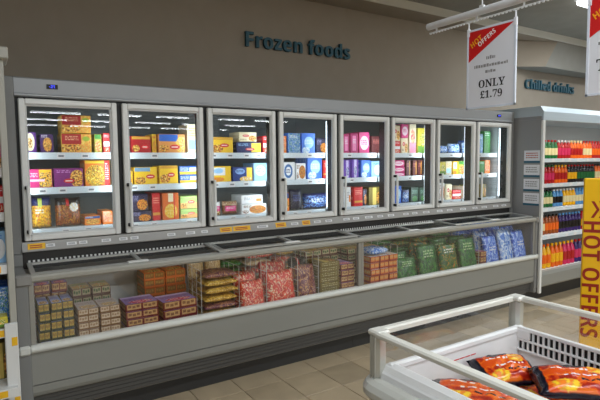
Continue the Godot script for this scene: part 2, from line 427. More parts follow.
const EXPOSURE := 0.66
const LAMP_E := 4.4
const LAMP_GLOW := 7.0
const FREEZER_E := 0.18
const CHILL_E := 1.1
const STOCK := [
	["c","purple_cream",0.307,1.695,-0.200,0.071,0.139,"purple carton with cream oval plate, top shelf, door farthest from the drinks cabinet",1],
	["c","purple_food",0.406,1.695,-0.200,0.079,0.128,"dark purple carton with brown dish, top shelf, door farthest from the drinks cabinet",1],
	["c","red_noodle",0.591,1.695,-0.200,0.193,0.136,"lower red and yellow noodle carton, top shelf, door farthest from the drinks cabinet",1],
	["c","red_noodle",0.595,1.832,-0.200,0.187,0.126,"upper red and yellow noodle carton, top shelf, door farthest from the drinks cabinet",1],
	["c","green_red",0.731,1.695,-0.200,0.048,0.135,"narrow green and yellow carton, top shelf, door farthest from the drinks cabinet",1],
	["c","red_white",0.787,1.695,-0.200,0.045,0.143,"narrow red and white carton, top shelf, door farthest from the drinks cabinet",1],
	["c","pink_yellow",0.353,1.462,-0.200,0.149,0.127,"magenta and yellow carton, middle shelf, door farthest from the drinks cabinet",1],
	["c","purple_red",0.531,1.462,-0.200,0.184,0.131,"purple carton with red lozenge, middle shelf, door farthest from the drinks cabinet",1],
	["c","orange_red",0.719,1.462,-0.200,0.168,0.185,"tall orange and red carton, middle shelf, door farthest from the drinks cabinet",1],
	["b","chips",0.355,1.185,-0.200,0.119,0.210,"yellow bag with navy top, bottom shelf, door farthest from the drinks cabinet",1],
	["b","brown_bag",0.521,1.185,-0.200,0.164,0.195,"brown and red bag with black top, bottom shelf, door farthest from the drinks cabinet",1],
	["c","orange_box",0.675,1.185,-0.200,0.106,0.068,"low orange and blue carton, bottom shelf, door farthest from the drinks cabinet",1],
	["c","orange_white",0.775,1.185,-0.200,0.069,0.097,"orange and white carton, bottom shelf, door farthest from the drinks cabinet",1],
	["c","red_gold",1.034,1.695,-0.200,0.141,0.127,"red carton with gold band, top shelf, seventh door from the drinks cabinet",2],
	["c","yellow_plain",1.133,1.695,-0.200,0.032,0.144,"thin yellow carton, top shelf, seventh door from the drinks cabinet",2],
	["c","orange_blue",1.265,1.695,-0.200,0.205,0.146,"orange carton with blue band, top shelf, seventh door from the drinks cabinet",2],
	["c","cream",1.432,1.695,-0.200,0.084,0.227,"tall pale cream carton, top shelf, seventh door from the drinks cabinet",2],
	["c","yellow_plain",0.935,1.462,-0.200,0.058,0.103,"plain yellow carton, middle shelf, seventh door from the drinks cabinet",2],
	["c","yellow_blue",1.063,1.462,-0.200,0.171,0.131,"yellow carton with blue band, middle shelf, seventh door from the drinks cabinet",2],
	["c","yellow_logo",1.233,1.462,-0.200,0.141,0.140,"yellow carton with red lozenge, middle shelf, seventh door from the drinks cabinet",2],
	["c","blue_yellow",1.396,1.462,-0.200,0.156,0.064,"lower blue and yellow carton, middle shelf, seventh door from the drinks cabinet",2],
	["c","blue_yellow",1.396,1.527,-0.200,0.156,0.069,"upper blue and yellow carton, middle shelf, seventh door from the drinks cabinet",2],
	["c","navy_brown",1.016,1.185,-0.200,0.147,0.082,"lower navy and brown carton, bottom shelf, seventh door from the drinks cabinet",2],
	["c","navy_brown",1.004,1.268,-0.200,0.125,0.126,"upper navy and brown carton, bottom shelf, seventh door from the drinks cabinet",2],
	["c","red_plain",1.133,1.185,-0.200,0.062,0.211,"slim bright red carton, bottom shelf, seventh door from the drinks cabinet",2],
	["c","orange_pie",1.241,1.185,-0.200,0.126,0.207,"orange carton with round pie, bottom shelf, seventh door from the drinks cabinet",2],
	["c","green_logo",1.396,1.185,-0.200,0.156,0.075,"lower pale green carton, bottom shelf, seventh door from the drinks cabinet",2],
	["c","green_logo",1.396,1.261,-0.200,0.156,0.101,"upper pale green carton, bottom shelf, seventh door from the drinks cabinet",2],
	["c","yellow_logo",1.675,1.695,-0.200,0.204,0.131,"yellow carton with red lozenge, top shelf, sixth door from the drinks cabinet",3],
	["c","navy_logo",1.923,1.695,-0.200,0.227,0.094,"navy and yellow carton with red lozenge, top shelf, sixth door from the drinks cabinet",3],
	["c","cream_red",1.918,1.790,-0.200,0.162,0.082,"cream carton with red lozenge, top shelf, sixth door from the drinks cabinet",3],
	["c","red_white",2.084,1.695,-0.200,0.062,0.147,"narrow red and white carton, top shelf, sixth door from the drinks cabinet",3],
	["c","yellow_white",1.666,1.462,-0.200,0.186,0.130,"yellow carton with white label, middle shelf, sixth door from the drinks cabinet",3],
	["c","navy_yellow",1.862,1.462,-0.200,0.177,0.120,"navy carton with yellow corner, middle shelf, sixth door from the drinks cabinet",3],
	["c","light_blue",2.041,1.462,-0.200,0.148,0.151,"light blue carton with yellow edge, middle shelf, sixth door from the drinks cabinet",3],
	["b","white_pink",1.630,1.185,-0.200,0.080,0.109,"small white and pink bag, bottom shelf, sixth door from the drinks cabinet",3],
	["b","brown_pink",1.753,1.185,-0.200,0.137,0.111,"brown and pink bag, bottom shelf, sixth door from the drinks cabinet",3],
	["c","white_orange",1.961,1.185,-0.200,0.230,0.084,"lower white and orange carton, bottom shelf, sixth door from the drinks cabinet",3],
	["c","white_plain",1.946,1.270,-0.200,0.201,0.075,"upper plain white carton, bottom shelf, sixth door from the drinks cabinet",3],
	["c","orange_white",2.252,1.695,-0.200,0.065,0.150,"narrow orange carton, top shelf, fifth door from the drinks cabinet",4],
	["c","blue_green",2.365,1.695,-0.200,0.129,0.178,"blue and green carton, top shelf, fifth door from the drinks cabinet",4],
	["c","blue_white",2.519,1.695,-0.200,0.145,0.182,"blue and white carton, top shelf, fifth door from the drinks cabinet",4],
	["c","navy_brown",2.673,1.695,-0.200,0.129,0.140,"dark navy carton, top shelf, fifth door from the drinks cabinet",4],
	["c","white_ring",2.309,1.462,-0.200,0.138,0.157,"white carton with blue ring, middle shelf, fifth door from the drinks cabinet",4],
	["c","white_orange",2.444,1.462,-0.200,0.100,0.147,"white and orange carton, middle shelf, fifth door from the drinks cabinet",4],
	["c","blue_white",2.591,1.462,-0.200,0.159,0.209,"tall blue and white carton, middle shelf, fifth door from the drinks cabinet",4],
	["c","red_plain",2.724,1.462,-0.200,0.073,0.172,"narrow red carton, middle shelf, fifth door from the drinks cabinet",4],
	["c","orange_box",2.277,1.185,-0.200,0.075,0.163,"orange and blue carton, bottom shelf, fifth door from the drinks cabinet",4],
	["b","navy_bag",2.397,1.185,-0.200,0.130,0.185,"dark navy bag, bottom shelf, fifth door from the drinks cabinet",4],
	["b","blue_swirl",2.619,1.185,-0.200,0.281,0.140,"navy bag with pale blue swirl, bottom shelf, fifth door from the drinks cabinet",4],
	["c","pink",2.945,1.695,-0.200,0.077,0.182,"narrow pink carton, top shelf, fourth door from the drinks cabinet",5],
	["c","pink",3.047,1.695,-0.200,0.092,0.193,"narrow pink carton, top shelf, fourth door from the drinks cabinet",5],
	["c","pink_white",3.177,1.695,-0.200,0.132,0.206,"magenta and white carton, top shelf, fourth door from the drinks cabinet",5],
	["c","dark_red",3.344,1.695,-0.200,0.164,0.170,"dark red carton, top shelf, fourth door from the drinks cabinet",5],
	["c","purple_white",2.957,1.462,-0.200,0.077,0.170,"purple and white carton, middle shelf, fourth door from the drinks cabinet",5],
	["c","purple_white",3.053,1.462,-0.200,0.080,0.179,"purple and white carton, middle shelf, fourth door from the drinks cabinet",5],
	["c","blue_white",3.183,1.462,-0.200,0.119,0.169,"blue and white carton, middle shelf, fourth door from the drinks cabinet",5],
	["c","pale_blue",3.337,1.462,-0.200,0.150,0.158,"pale blue carton, middle shelf, fourth door from the drinks cabinet",5],
	["c","white_plain",2.968,1.185,-0.200,0.077,0.191,"plain white carton, bottom shelf, fourth door from the drinks cabinet",5],
	["c","red_plain",3.091,1.185,-0.200,0.105,0.187,"bright red carton, bottom shelf, fourth door from the drinks cabinet",5],
	["c","navy_brown",3.183,1.185,-0.200,0.044,0.164,"thin dark carton, bottom shelf, fourth door from the drinks cabinet",5],
	["c","olive",3.318,1.185,-0.200,0.188,0.179,"olive and gold carton, bottom shelf, fourth door from the drinks cabinet",5],
	["c","red_white",3.591,1.695,-0.200,0.104,0.125,"lower red and white carton, top shelf, third door from the drinks cabinet",6],
	["c","cream_red",3.591,1.821,-0.200,0.104,0.159,"upper cream and red carton, top shelf, third door from the drinks cabinet",6],
	["c","cream_red",3.709,1.695,-0.200,0.092,0.157,"lower cream and red carton, top shelf, third door from the drinks cabinet",6],
	["c","pink_white",3.709,1.853,-0.200,0.092,0.141,"upper pink and white carton, top shelf, third door from the drinks cabinet",6],
	["c","cream_pink",3.822,1.695,-0.200,0.095,0.303,"tall cream and pink carton, top shelf, third door from the drinks cabinet",6],
	["c","yellow_green",3.970,1.695,-0.200,0.157,0.266,"yellow and green carton, top shelf, third door from the drinks cabinet",6],
	["c","pink_white",3.633,1.462,-0.200,0.161,0.040,"lowest pink and white carton, middle shelf, third door from the drinks cabinet",6],
	["c","pink_white",3.633,1.503,-0.200,0.161,0.054,"middle pink and white carton, middle shelf, third door from the drinks cabinet",6],
	["c","pink_white",3.633,1.558,-0.200,0.161,0.070,"upper pink and white carton, middle shelf, third door from the drinks cabinet",6],
	["c","dark_red",3.766,1.462,-0.200,0.065,0.165,"slim dark red carton, middle shelf, third door from the drinks cabinet",6],
	["c","dark_red",3.851,1.462,-0.200,0.067,0.165,"slim dark red carton, middle shelf, third door from the drinks cabinet",6],
	["c","dark_red",3.939,1.462,-0.200,0.068,0.164,"slim dark red carton, middle shelf, third door from the drinks cabinet",6],
	["c","blue_white",3.619,1.185,-0.200,0.077,0.179,"blue and white carton, bottom shelf, third door from the drinks cabinet",6],
	["c","blue_swirl",3.723,1.185,-0.200,0.092,0.134,"navy and blue carton, bottom shelf, third door from the drinks cabinet",6],
	["c","dark_green",3.845,1.185,-0.200,0.109,0.160,"dark green carton, bottom shelf, third door from the drinks cabinet",6],
	["c","dark_green",3.984,1.185,-0.200,0.128,0.155,"dark green carton, bottom shelf, third door from the drinks cabinet",6],
	["b","ice",4.291,1.695,-0.200,0.168,0.080,"icy white and blue bag, top shelf, second door from the drinks cabinet",7],
	["b","ice",4.485,1.695,-0.200,0.175,0.104,"icy white and blue bag, top shelf, second door from the drinks cabinet",7],
	["c","yellow_green",4.271,1.462,-0.200,0.096,0.140,"yellow and green carton, middle shelf, second door from the drinks cabinet",7],
	["c","cream",4.378,1.462,-0.200,0.091,0.150,"pale cream carton, middle shelf, second door from the drinks cabinet",7],
	["c","yellow_white",4.488,1.462,-0.200,0.084,0.149,"yellow and white carton, middle shelf, second door from the drinks cabinet",7],
	["c","green_red",4.601,1.462,-0.200,0.111,0.149,"green and red carton, middle shelf, second door from the drinks cabinet",7],
	["c","white_orange",4.267,1.185,-0.200,0.088,0.189,"white and orange carton, bottom shelf, second door from the drinks cabinet",7],
	["c","cream_red",4.378,1.185,-0.200,0.091,0.174,"cream and red carton, bottom shelf, second door from the drinks cabinet",7],
	["c","red_white",4.518,1.185,-0.200,0.143,0.103,"red and white carton, bottom shelf, second door from the drinks cabinet",7],
	["b","ice",4.676,1.695,-0.200,0.097,0.117,"icy white and blue bag, top shelf, door beside the drinks cabinet",8],
	["c","blue_white",4.797,1.695,-0.200,0.099,0.153,"blue and white carton, top shelf, door beside the drinks cabinet",8],
	["c","blue_green",4.907,1.695,-0.200,0.092,0.223,"blue and green carton, top shelf, door beside the drinks cabinet",8],
	["c","green_plain",5.024,1.695,-0.200,0.112,0.260,"leafy green carton, top shelf, door beside the drinks cabinet",8],
	["c","cream",4.719,1.462,-0.200,0.080,0.148,"pale cream carton, middle shelf, door beside the drinks cabinet",8],
	["c","yellow_green",4.819,1.462,-0.200,0.090,0.147,"yellow and green carton, middle shelf, door beside the drinks cabinet",8],
	["c","green_plain",4.925,1.462,-0.200,0.092,0.146,"leafy green carton, middle shelf, door beside the drinks cabinet",8],
	["c","orange_white",5.033,1.462,-0.200,0.094,0.157,"orange and white carton, middle shelf, door beside the drinks cabinet",8],
	["c","cream",4.685,1.185,-0.200,0.080,0.142,"pale cream carton, bottom shelf, door beside the drinks cabinet",8],
	["c","yellow_green",4.832,1.185,-0.200,0.099,0.148,"yellow and green carton, bottom shelf, door beside the drinks cabinet",8],
	["c","olive",4.957,1.185,-0.200,0.101,0.156,"olive and gold carton, bottom shelf, door beside the drinks cabinet",8],
]

# ---------------------------------------------------------------- products
func carton_mesh(w: float, h: float, d: float, front: int) -> ArrayMesh:
	var key := "%.3f %.3f %.3f %d" % [w, h, d, front]
	if not cart_cache.has(key):
		var st := new_st()
		bx(st, Vector3(-w / 2, 0, -d), Vector3(w / 2, h, 0), 0.003, front)
		cart_cache[key] = st.commit()
	return cart_cache[key]

func carton(key: String, label: String, at: Vector3, w: float, h: float, d: float, front: int, group: String, turn := 0.0) -> MeshInstance3D:
	var o := obj("carton", carton_mesh(w, h, d, front), art[key], null, at)
	o.rotation.y = turn
	tag(o, label, "carton", group)
	return o

func get_bag(w: float, h: float, t: float, v: int) -> ArrayMesh:
	var key := "bag %.2f %.2f %.2f %d" % [w, h, t, v]
	if not cart_cache.has(key):
		cart_cache[key] = bag_mesh(w, h, t, v)
	return cart_cache[key]

func bag(key: String, label: String, at: Vector3, size: Vector3, rot: Vector3, group: String, v := 0) -> MeshInstance3D:
	var o := obj("food_bag", get_bag(size.x, size.y, size.z, v), art[key], null, at)
	o.rotation = rot
	tag(o, label, "bag", group)
	return o

func carton_stack(x0: float, x1: float, y0: float, y1: float, zf: float, d: float, layers: int, cols: int, key: String, label: String, group: String, turn := 0.0):
	var w := (x1 - x0) / cols
	var h := (y1 - y0) / layers
	for l in layers:
		for c in cols:
			var at := Vector3(x0 + w * (c + 0.5) + rng.randf_range(-0.003, 0.003), y0 + h * l + 0.0005, zf + rng.randf_range(-0.012, 0.0))
			carton(key, label, at, w - 0.007, h - 0.001, d, 1, group, turn + rng.randf_range(-0.015, 0.015))

func bag_stack(x0: float, x1: float, y0: float, y1: float, zc: float, d: float, layers: int, keys: Array, label: String, group: String):
	var h := (y1 - y0) / layers
	for l in layers:
		var at := Vector3((x0 + x1) / 2 + rng.randf_range(-0.006, 0.006), y0 + h * (l + 0.5), zc + rng.randf_range(-0.01, 0.01))
		bag(keys[l % keys.size()], label, at, Vector3(x1 - x0 - 0.012, d, h * 0.77), Vector3(-PI / 2 + rng.randf_range(-0.06, 0.06), rng.randf_range(-0.06, 0.06) + (PI if rng.randf() < 0.5 else 0.0), 0), group, rng.randi_range(0, 3))

# bags standing one behind the other, leaning back
func bag_file(x0: float, x1: float, y0: float, heights: Array, z0: float, keys: Array, label: String, group: String):
	for k in heights.size():
		var h: float = heights[k]
		var lean := -0.22
		bag(keys[k % keys.size()], label, Vector3((x0 + x1) / 2 + rng.randf_range(-0.004, 0.004), y0 + h / 2 + 0.004, z0 - 0.104 * k - (h - float(heights[0])) * 0.11), Vector3(x1 - x0 - 0.014, h, 0.075), Vector3(lean, 0.0, 0.0), group, rng.randi_range(0, 5))

func bottle(at: Vector3, h: float, r: float, body: Material, label_m: Material, cap: Material, label: String, group: String, protos: Dictionary):
	var key := "%d %d %d %.3f" % [body.get_instance_id(), label_m.get_instance_id(), cap.get_instance_id(), h]
	var o: Node3D
	if protos.has(key):
		o = protos[key].duplicate()
		o.name = numbered("drink_bottle")
		add_child(o)
		o.position = at
		tag(o, label, "bottle", group)
		return
	o = thing("drink_bottle", label, "bottle", at, 0.0, group)
	var st := new_st()
	lathe(st, [Vector2(0.0, 0.0), Vector2(r * 0.85, 0.0), Vector2(r, r * 0.25), Vector2(r, h * 0.62), Vector2(r * 0.8, h * 0.74), Vector2(r * 0.42, h * 0.88), Vector2(r * 0.4, h * 0.92)])
	part("body", st, body, o)
	st = new_st()
	lathe(st, [Vector2(r * 1.0, h * 0.2), Vector2(r * 1.03, h * 0.21), Vector2(r * 1.03, h * 0.56), Vector2(r * 1.0, h * 0.57)])
	part("paper_label", st, label_m, o)
	st = new_st()
	lathe(st, [Vector2(r * 0.4, h * 0.9), Vector2(r * 0.48, h * 0.9), Vector2(r * 0.48, h * 0.99), Vector2(r * 0.4, h), Vector2(0.0, h)])
	part("cap", st, cap, o)
	protos[key] = o

# ---------------------------------------------------------------- freezer cabinet of four doors over an open-topped well
const DW := 0.6165
func make_cabinet(x0: float, label: String, left_end: bool) -> Node3D:
	var L := DW * 4.0
	var t := thing("freezer_cabinet", label, "freezer", Vector3(x0, 0, 0))
	# upper carcass
	box_part("back_panel", Vector3(0, 1.1, -0.72), Vector3(L, 2.13, -0.68), M.inner, t)
	box_part("roof_panel", Vector3(0, 2.05, -0.72), Vector3(L, 2.135, -0.02), M.inner, t)
	var sx := 0.0 if left_end else L - 0.012
	box_part("side_liner", Vector3(sx, 1.15, -0.68), Vector3(sx + 0.012, 2.05, -0.11), M.shelf, t)
	box_part("deck", Vector3(0, 1.085, -0.68), Vector3(L, 1.15, -0.02), M.inner, t)
	var st := new_st()
	sweep_x(st, [Vector2(-0.02, 2.038), Vector2(0.018, 2.038), Vector2(0.03, 2.045), Vector2(0.03, 2.054), Vector2(0.018, 2.06), Vector2(0.022, 2.15), Vector2(0.012, 2.158), Vector2(-0.02, 2.158)], 0, L)
	var fas := part("fascia", st, M.fascia, t)
	if left_end:
		box_part("temperature_display", Vector3(0.18, 2.094, 0.02), Vector3(0.245, 2.122, 0.026), M.black, fas, 0.001)
		var dg := obj("digits", text_mesh("-21", 0.026, 0.002, font), M.blue_glow, fas, Vector3(0.212, 2.1085, 0.0265))
		dg.set_meta("label", "blue lit temperature digits")
	else:
		box_part("temperature_display", Vector3(2.2, 2.094, 0.02), Vector3(2.265, 2.122, 0.026), M.black, fas, 0.001)
		box_part("digits", Vector3(2.215, 2.102, 0.026), Vector3(2.25, 2.114, 0.0275), M.blue_glow, fas, 0.0)
	# black surround behind the doors
	st = new_st()
	bx(st, Vector3(0, 2.0, -0.03), Vector3(L, 2.038, -0.004))
	bx(st, Vector3(0, 1.138, -0.03), Vector3(L, 1.165, -0.004))
	part("door_surround", st, M.black, t)
	for k in 5:
		var x := DW * k
		var a := maxf(0.0, x - 0.034)
		var b := minf(L, x + 0.034)
		st = new_st()
		bx(st, Vector3(a, 1.165, -0.1), Vector3(b, 2.0, -0.004))
		var mu := part("mullion", st, M.black, t)
		st = new_st()
		tube(st, Vector3(clampf(x, 0.016, L - 0.016), 1.2, -0.117), Vector3(clampf(x, 0.016, L - 0.016), 1.98, -0.117), 0.013, 10)
		part("light_tube", st, M.tube_glow, mu)
		for s in [-1.0, 1.0]:
			if x + s * 0.1 < 0 or x + s * 0.1 > L:
				continue
			area(t, Vector3(x + s * 0.037, 1.59, -0.1), Vector3(s * 0.62, 0, -0.78), Vector2(0.025, 0.76), FREEZER_E, Color(0.9, 0.97, 1.0))
	# doors
	for k in 4:
		var xa := DW * k + 0.017
		var xb := DW * (k + 1) - 0.017
		var y0 := 1.14
		var y1 := 2.028
		var f := 0.036
		st = new_st()
		for q in [[xa, y0, xa + f, y1], [xb - f, y0, xb, y1], [xa + f, y1 - f, xb - f, y1], [xa + f, y0, xb - f, y0 + f]]:
			bx(st, Vector3(q[0], q[1], 0.0), Vector3(q[2], q[3], 0.034), 0.006)
		var door := part("door", st, M.frame, t)
		# narrow stepped inner lip
		st = new_st()
		var g := f - 0.002
		for q in [[xa + g, y0 + g, xa + g + 0.012, y1 - g], [xb - g - 0.012, y0 + g, xb - g, y1 - g], [xa + g, y1 - g - 0.012, xb - g, y1 - g], [xa + g, y0 + g, xb - g, y0 + g + 0.012]]:
			bx(st, Vector3(q[0], q[1], 0.004), Vector3(q[2], q[3], 0.022), 0.003)
		part("inner_lip", st, M.lip, door)
		st = new_st()
		bx(st, Vector3(xa + f - 0.004, y0 + f - 0.004, 0.010), Vector3(xb - f + 0.004, y1 - f + 0.004, 0.014), 0.0)
		part("glass_pane", st, M.glass, door)
		st = new_st()
		tube(st, Vector3(xa + 0.03, 1.185, 0.068), Vector3(xa + 0.03, 1.49, 0.068), 0.011, 10)
		part("handle", st, M.frame, door)
		for yy in [1.2, 1.475]:
			box_part("handle_bracket", Vector3(xa + 0.012, yy - 0.011, 0.03), Vector3(xa + 0.043, yy + 0.011, 0.07), M.black, door, 0.003)
	# shelves, one set to each bay
	for k in 4:
		for yy in [1.695, 1.462, 1.185]:
			var xa := DW * k + 0.012
			var xb := DW * (k + 1) - 0.012
			var sh := box_part("shelf", Vector3(xa, yy - 0.012, -0.66), Vector3(xb, yy, -0.165), M.shelf, t)
			var c := sh.position
			box_part("ticket_strip", Vector3(xa, yy - 0.042, -0.165) - c, Vector3(xb, yy + 0.004, -0.158) - c, M.strip, sh, 0.001)
			for q in [0.1, 0.24, 0.4, 0.52]:
				if rng.randf() < 0.7:
					var tx: float = xa + q + rng.randf_range(-0.02, 0.02)
					box_part("price_ticket", Vector3(tx, yy - 0.037, -0.158) - c, Vector3(tx + 0.05, yy - 0.001, -0.1565) - c, M.ticket, sh, 0.0)
					box_part("ticket_print", Vector3(tx + 0.008, yy - 0.026, -0.1565) - c, Vector3(tx + 0.042, yy - 0.014, -0.156) - c, M.ink_grey, sh, 0.0)
	# ticket rail below the doors
	st = new_st()
	sweep_x(st, [Vector2(-0.02, 1.072), Vector2(0.034, 1.072), Vector2(0.036, 1.078), Vector2(0.018, 1.132), Vector2(-0.02, 1.136)], 0, L)
	var rail := part("ticket_rail", st, M.ticket_rail, t)
	var tick := [[0.03, 0.10, 1], [0.135, 0.05, 0], [0.255, 0.06, 0], [0.33, 0.05, 0], [0.47, 0.06, 0], [0.585, 0.055, 0], [0.66, 0.055, 0], [0.92, 0.06, 0], [1.06, 0.07, 0], [1.18, 0.05, 0], [1.33, 0.1, 1], [1.44, 0.15, 1], [1.65, 0.1, 0], [1.82, 0.1, 1], [1.97, 0.07, 0], [2.08, 0.08, 1], [2.2, 0.07, 0], [2.32, 0.07, 0]]
	if not left_end:
		tick = [[0.05, 0.07, 0], [0.16, 0.07, 0], [0.3, 0.09, 0], [0.45, 0.07, 0], [0.58, 0.08, 0], [0.78, 0.07, 0], [0.9, 0.07, 0], [1.05, 0.09, 0], [1.25, 0.08, 0], [1.4, 0.08, 0], [1.6, 0.09, 0], [1.8, 0.08, 0], [1.95, 0.09, 0], [2.15, 0.09, 0], [2.3, 0.08, 0]]
	for q in tick:
		st = new_st()
		var nv := Vector3(0, 0.018, 0.054).normalized() * 0.002
		var lo := 1.086 if q[2] else 1.094
		var hi := 1.122 if q[2] else 1.113
		var p0 := Vector3(q[0], lo, 0.036 - (lo - 1.078) / 3.0)
		var p1 := Vector3(q[0], hi, 0.036 - (hi - 1.078) / 3.0)
		var w := Vector3(q[1], 0, 0)
		poly(st, [p0 + nv, p0 + w + nv, p1 + w + nv, p1 + nv], nv)
		poly(st, [p0, p0 + w, p0 + w + nv, p0 + nv], Vector3.DOWN)
		poly(st, [p1, p1 + w, p1 + w + nv, p1 + nv], Vector3.UP)
		var pt := part("price_ticket", st, M.yellow_ticket if q[2] else M.ticket, rail)
		if q[2]:
			pt.set_meta("label", "yellow offer ticket")
		st = new_st()
		for r in 2:
			var u0 := p0.lerp(p1, 0.22 + 0.33 * r) + nv * 1.3 + w * 0.12
			var u1 := p0.lerp(p1, 0.4 + 0.33 * r) + nv * 1.3 + w * 0.12
			poly(st, [u0, u0 + w * 0.7, u1 + w * 0.7, u1], nv)
		part("ticket_print", st, M.ink_red if q[2] else M.ink_grey, rail)
	# air grille: a dark strip with a row of bright slots
	st = new_st()
	bx(st, Vector3(0, 0.962, -0.02), Vector3(L, 1.072, 0.012))
	var gr := part("air_grille", st, M.dark, t)
	st = new_st()
	var x := 0.03
	while x < L - 0.03:
		bx(st, Vector3(x, 1.002, 0.012), Vector3(x + 0.013, 1.016, 0.017), 0.0015)
		x += 0.0262
	part("grille_studs", st, M.frame, gr).set_meta("kind", "stuff")
	# well liner
	st = new_st()
	bx(st, Vector3(0, 0.47, -0.36), Vector3(L, 1.085, -0.33))
	bx(st, Vector3(0, 0.465, -0.36), Vector3(L, 0.495, 0.31))
	bx(st, Vector3(0, 0.465, 0.305), Vector3(L, 0.555, 0.325))
	part("well_liner", st, M.liner, t)
	# front: lower panel with seam, ribbed plinth, kick plate, bumper
	st = new_st()
	sweep_x(st, [Vector2(0.327, 0.545), Vector2(0.335, 0.545), Vector2(0.335, 0.331), Vector2(0.327, 0.331)], 0, L)
	part("front_panel", st, M.panel, t)
	st = new_st()
	sweep_x(st, [Vector2(0.25, 0.325), Vector2(0.335, 0.325), Vector2(0.335, 0.285), Vector2(0.325, 0.262), Vector2(0.305, 0.25), Vector2(0.25, 0.25)], 0, L)
	part("lower_trim", st, M.panel, t)
	st = new_st()
	for r in 4:
		sweep_x(st, [Vector2(0.2, 0.25 - 0.027 * r), Vector2(0.302 - 0.004 * r, 0.249 - 0.027 * r), Vector2(0.302 - 0.004 * r, 0.226 - 0.027 * r), Vector2(0.29 - 0.004 * r, 0.222 - 0.027 * r), Vector2(0.2, 0.223 - 0.027 * r)], 0, L)
	part("ribbed_plinth", st, M.plinth, t)
	box_part("kick_plate", Vector3(0, 0.0, 0.15), Vector3(L, 0.142, 0.216), M.kick, t)
	box_part("base_tray", Vector3(0, 0.12, -0.7), Vector3(L, 0.46, 0.25), M.panel_mid, t)
	st = new_st()
	var prof := []
	for a in 9:
		var an := -PI / 2 + PI * a / 8.0
		prof.append(Vector2(0.34 + 0.026 * cos(an), 0.549 + 0.023 * sin(an)))
	prof.append(Vector2(0.318, 0.572))
	prof.append(Vector2(0.318, 0.526))
	sweep_x(st, prof, 0, L)
	part("bumper", st, M.bumper, t)
	# front glass, top rail
	st = new_st()
	bx(st, Vector3(0.03, 0.568, 0.324), Vector3(L - 0.03, 0.952, 0.33), 0.0)
	part("front_glass", st, M.glass_front, t)
	st = new_st()
	sweep_x(st, [Vector2(0.315, 0.938), Vector2(0.335, 0.938), Vector2(0.35, 0.95), Vector2(0.352, 0.97), Vector2(0.345, 0.981), Vector2(0.32, 0.983), Vector2(0.312, 0.97)], 0, L)
	part("top_rail", st, M.rail, t)
	for s in [[0.0, 0.03], [L - 0.03, L]]:
		box_part("corner_post", Vector3(s[0], 0.55, 0.308), Vector3(s[1], 0.945, 0.338), M.post, t, 0.004)
	# two sliding glass lids, one track a little above the other
	for k in 2:
		var la := 0.02 + k * (L / 2 - 0.06)
		var lb := la + L / 2 + 0.02
		var dy := 0.014 * k
		var p := [Vector2(0.03, 0.992 + dy), Vector2(0.318, 0.972 + dy)]
		st = new_st()
		for q in [0.0, 1.0]:
			var m: Vector2 = p[0].lerp(p[1], 0.04 + 0.92 * q)
			var hw: float = 0.013 + 0.013 * q
			bx(st, Vector3(la, m.y, m.x - hw - 0.013 * q), Vector3(lb, m.y + 0.013, m.x + hw - 0.013 * q), 0.003)
		for e in [la, la + (lb - la) / 2, lb - 0.026]:
			poly(st, [Vector3(e, p[0].y + 0.013, p[0].x), Vector3(e + 0.026, p[0].y + 0.013, p[0].x), Vector3(e + 0.026, p[1].y + 0.013, p[1].x), Vector3(e, p[1].y + 0.013, p[1].x)], Vector3.UP)
			poly(st, [Vector3(e, p[0].y, p[0].x), Vector3(e + 0.026, p[0].y, p[0].x), Vector3(e + 0.026, p[1].y, p[1].x), Vector3(e, p[1].y, p[1].x)], Vector3.DOWN)
			for q in [[e, -1], [e + 0.026, 1]]:
				poly(st, [Vector3(q[0], p[0].y, p[0].x), Vector3(q[0], p[0].y + 0.013, p[0].x), Vector3(q[0], p[1].y + 0.013, p[1].x), Vector3(q[0], p[1].y, p[1].x)], Vector3(q[1], 0, 0))
		var lid := part("sliding_lid", st, M.lid_frame, t)
		st = new_st()
		poly(st, [Vector3(la + 0.02, p[0].y + 0.006, p[0].x), Vector3(lb - 0.02, p[0].y + 0.006, p[0].x), Vector3(lb - 0.02, p[1].y + 0.006, p[1].x), Vector3(la + 0.02, p[1].y + 0.006, p[1].x)], Vector3.UP)
		part("lid_glass", st, M.glass_lid, lid)
		var hx: float = la + 0.55
		box_part("lid_handle", Vector3(hx, p[1].y + 0.013, p[1].x - 0.03), Vector3(hx + 0.13, p[1].y + 0.024, p[1].x + 0.004), M.frame, lid, 0.003)
	# end panel
	var e0 := -0.066 if left_end else L
	var e1 := 0.0 if left_end else L + 0.04
	box_part("end_panel", Vector3(e0, 1.06, -0.72), Vector3(e1, 2.158, 0.022), M.end, t, 0.004)
	box_part("end_panel", Vector3(e0, 0.14, -0.72), Vector3(e1, 0.985, 0.345), M.end, t, 0.006)
	box_part("end_panel", Vector3(e0, 0.985, -0.72), Vector3(e1, 1.06, 0.03), M.end, t, 0.004)
	box_part("foot", Vector3(e0, 0.0, -0.7), Vector3(e1, 0.14, 0.216), M.kick, t, 0.002)
	box_part("rail_cap", Vector3(e0, 0.925, 0.3), Vector3(e1 + (0.02 if left_end else 0.0), 0.99, 0.362), M.end_cap, t, 0.01)
	box_part("bumper_cap", Vector3(e0, 0.522, 0.3), Vector3(e1, 0.576, 0.368), M.bumper, t, 0.012)
	return t

func wire_divider(x: float, y1: float, label: String):
	var st := new_st()
	for k in 6:
		var z := -0.18 + 0.088 * k
		tube(st, Vector3(x, 0.501, z), Vector3(x, y1, z), 0.0022, 5, false)
	for k in 5:
		var y := 0.505 + (y1 - 0.505) * k / 4.0
		tube(st, Vector3(x, y, -0.18), Vector3(x, y, 0.262), 0.0022, 5, false)
	var o := obj("wire_divider", st.commit(), M.wire, null)
	tag(o, label, "wire divider", "wire dividers in the freezer wells")

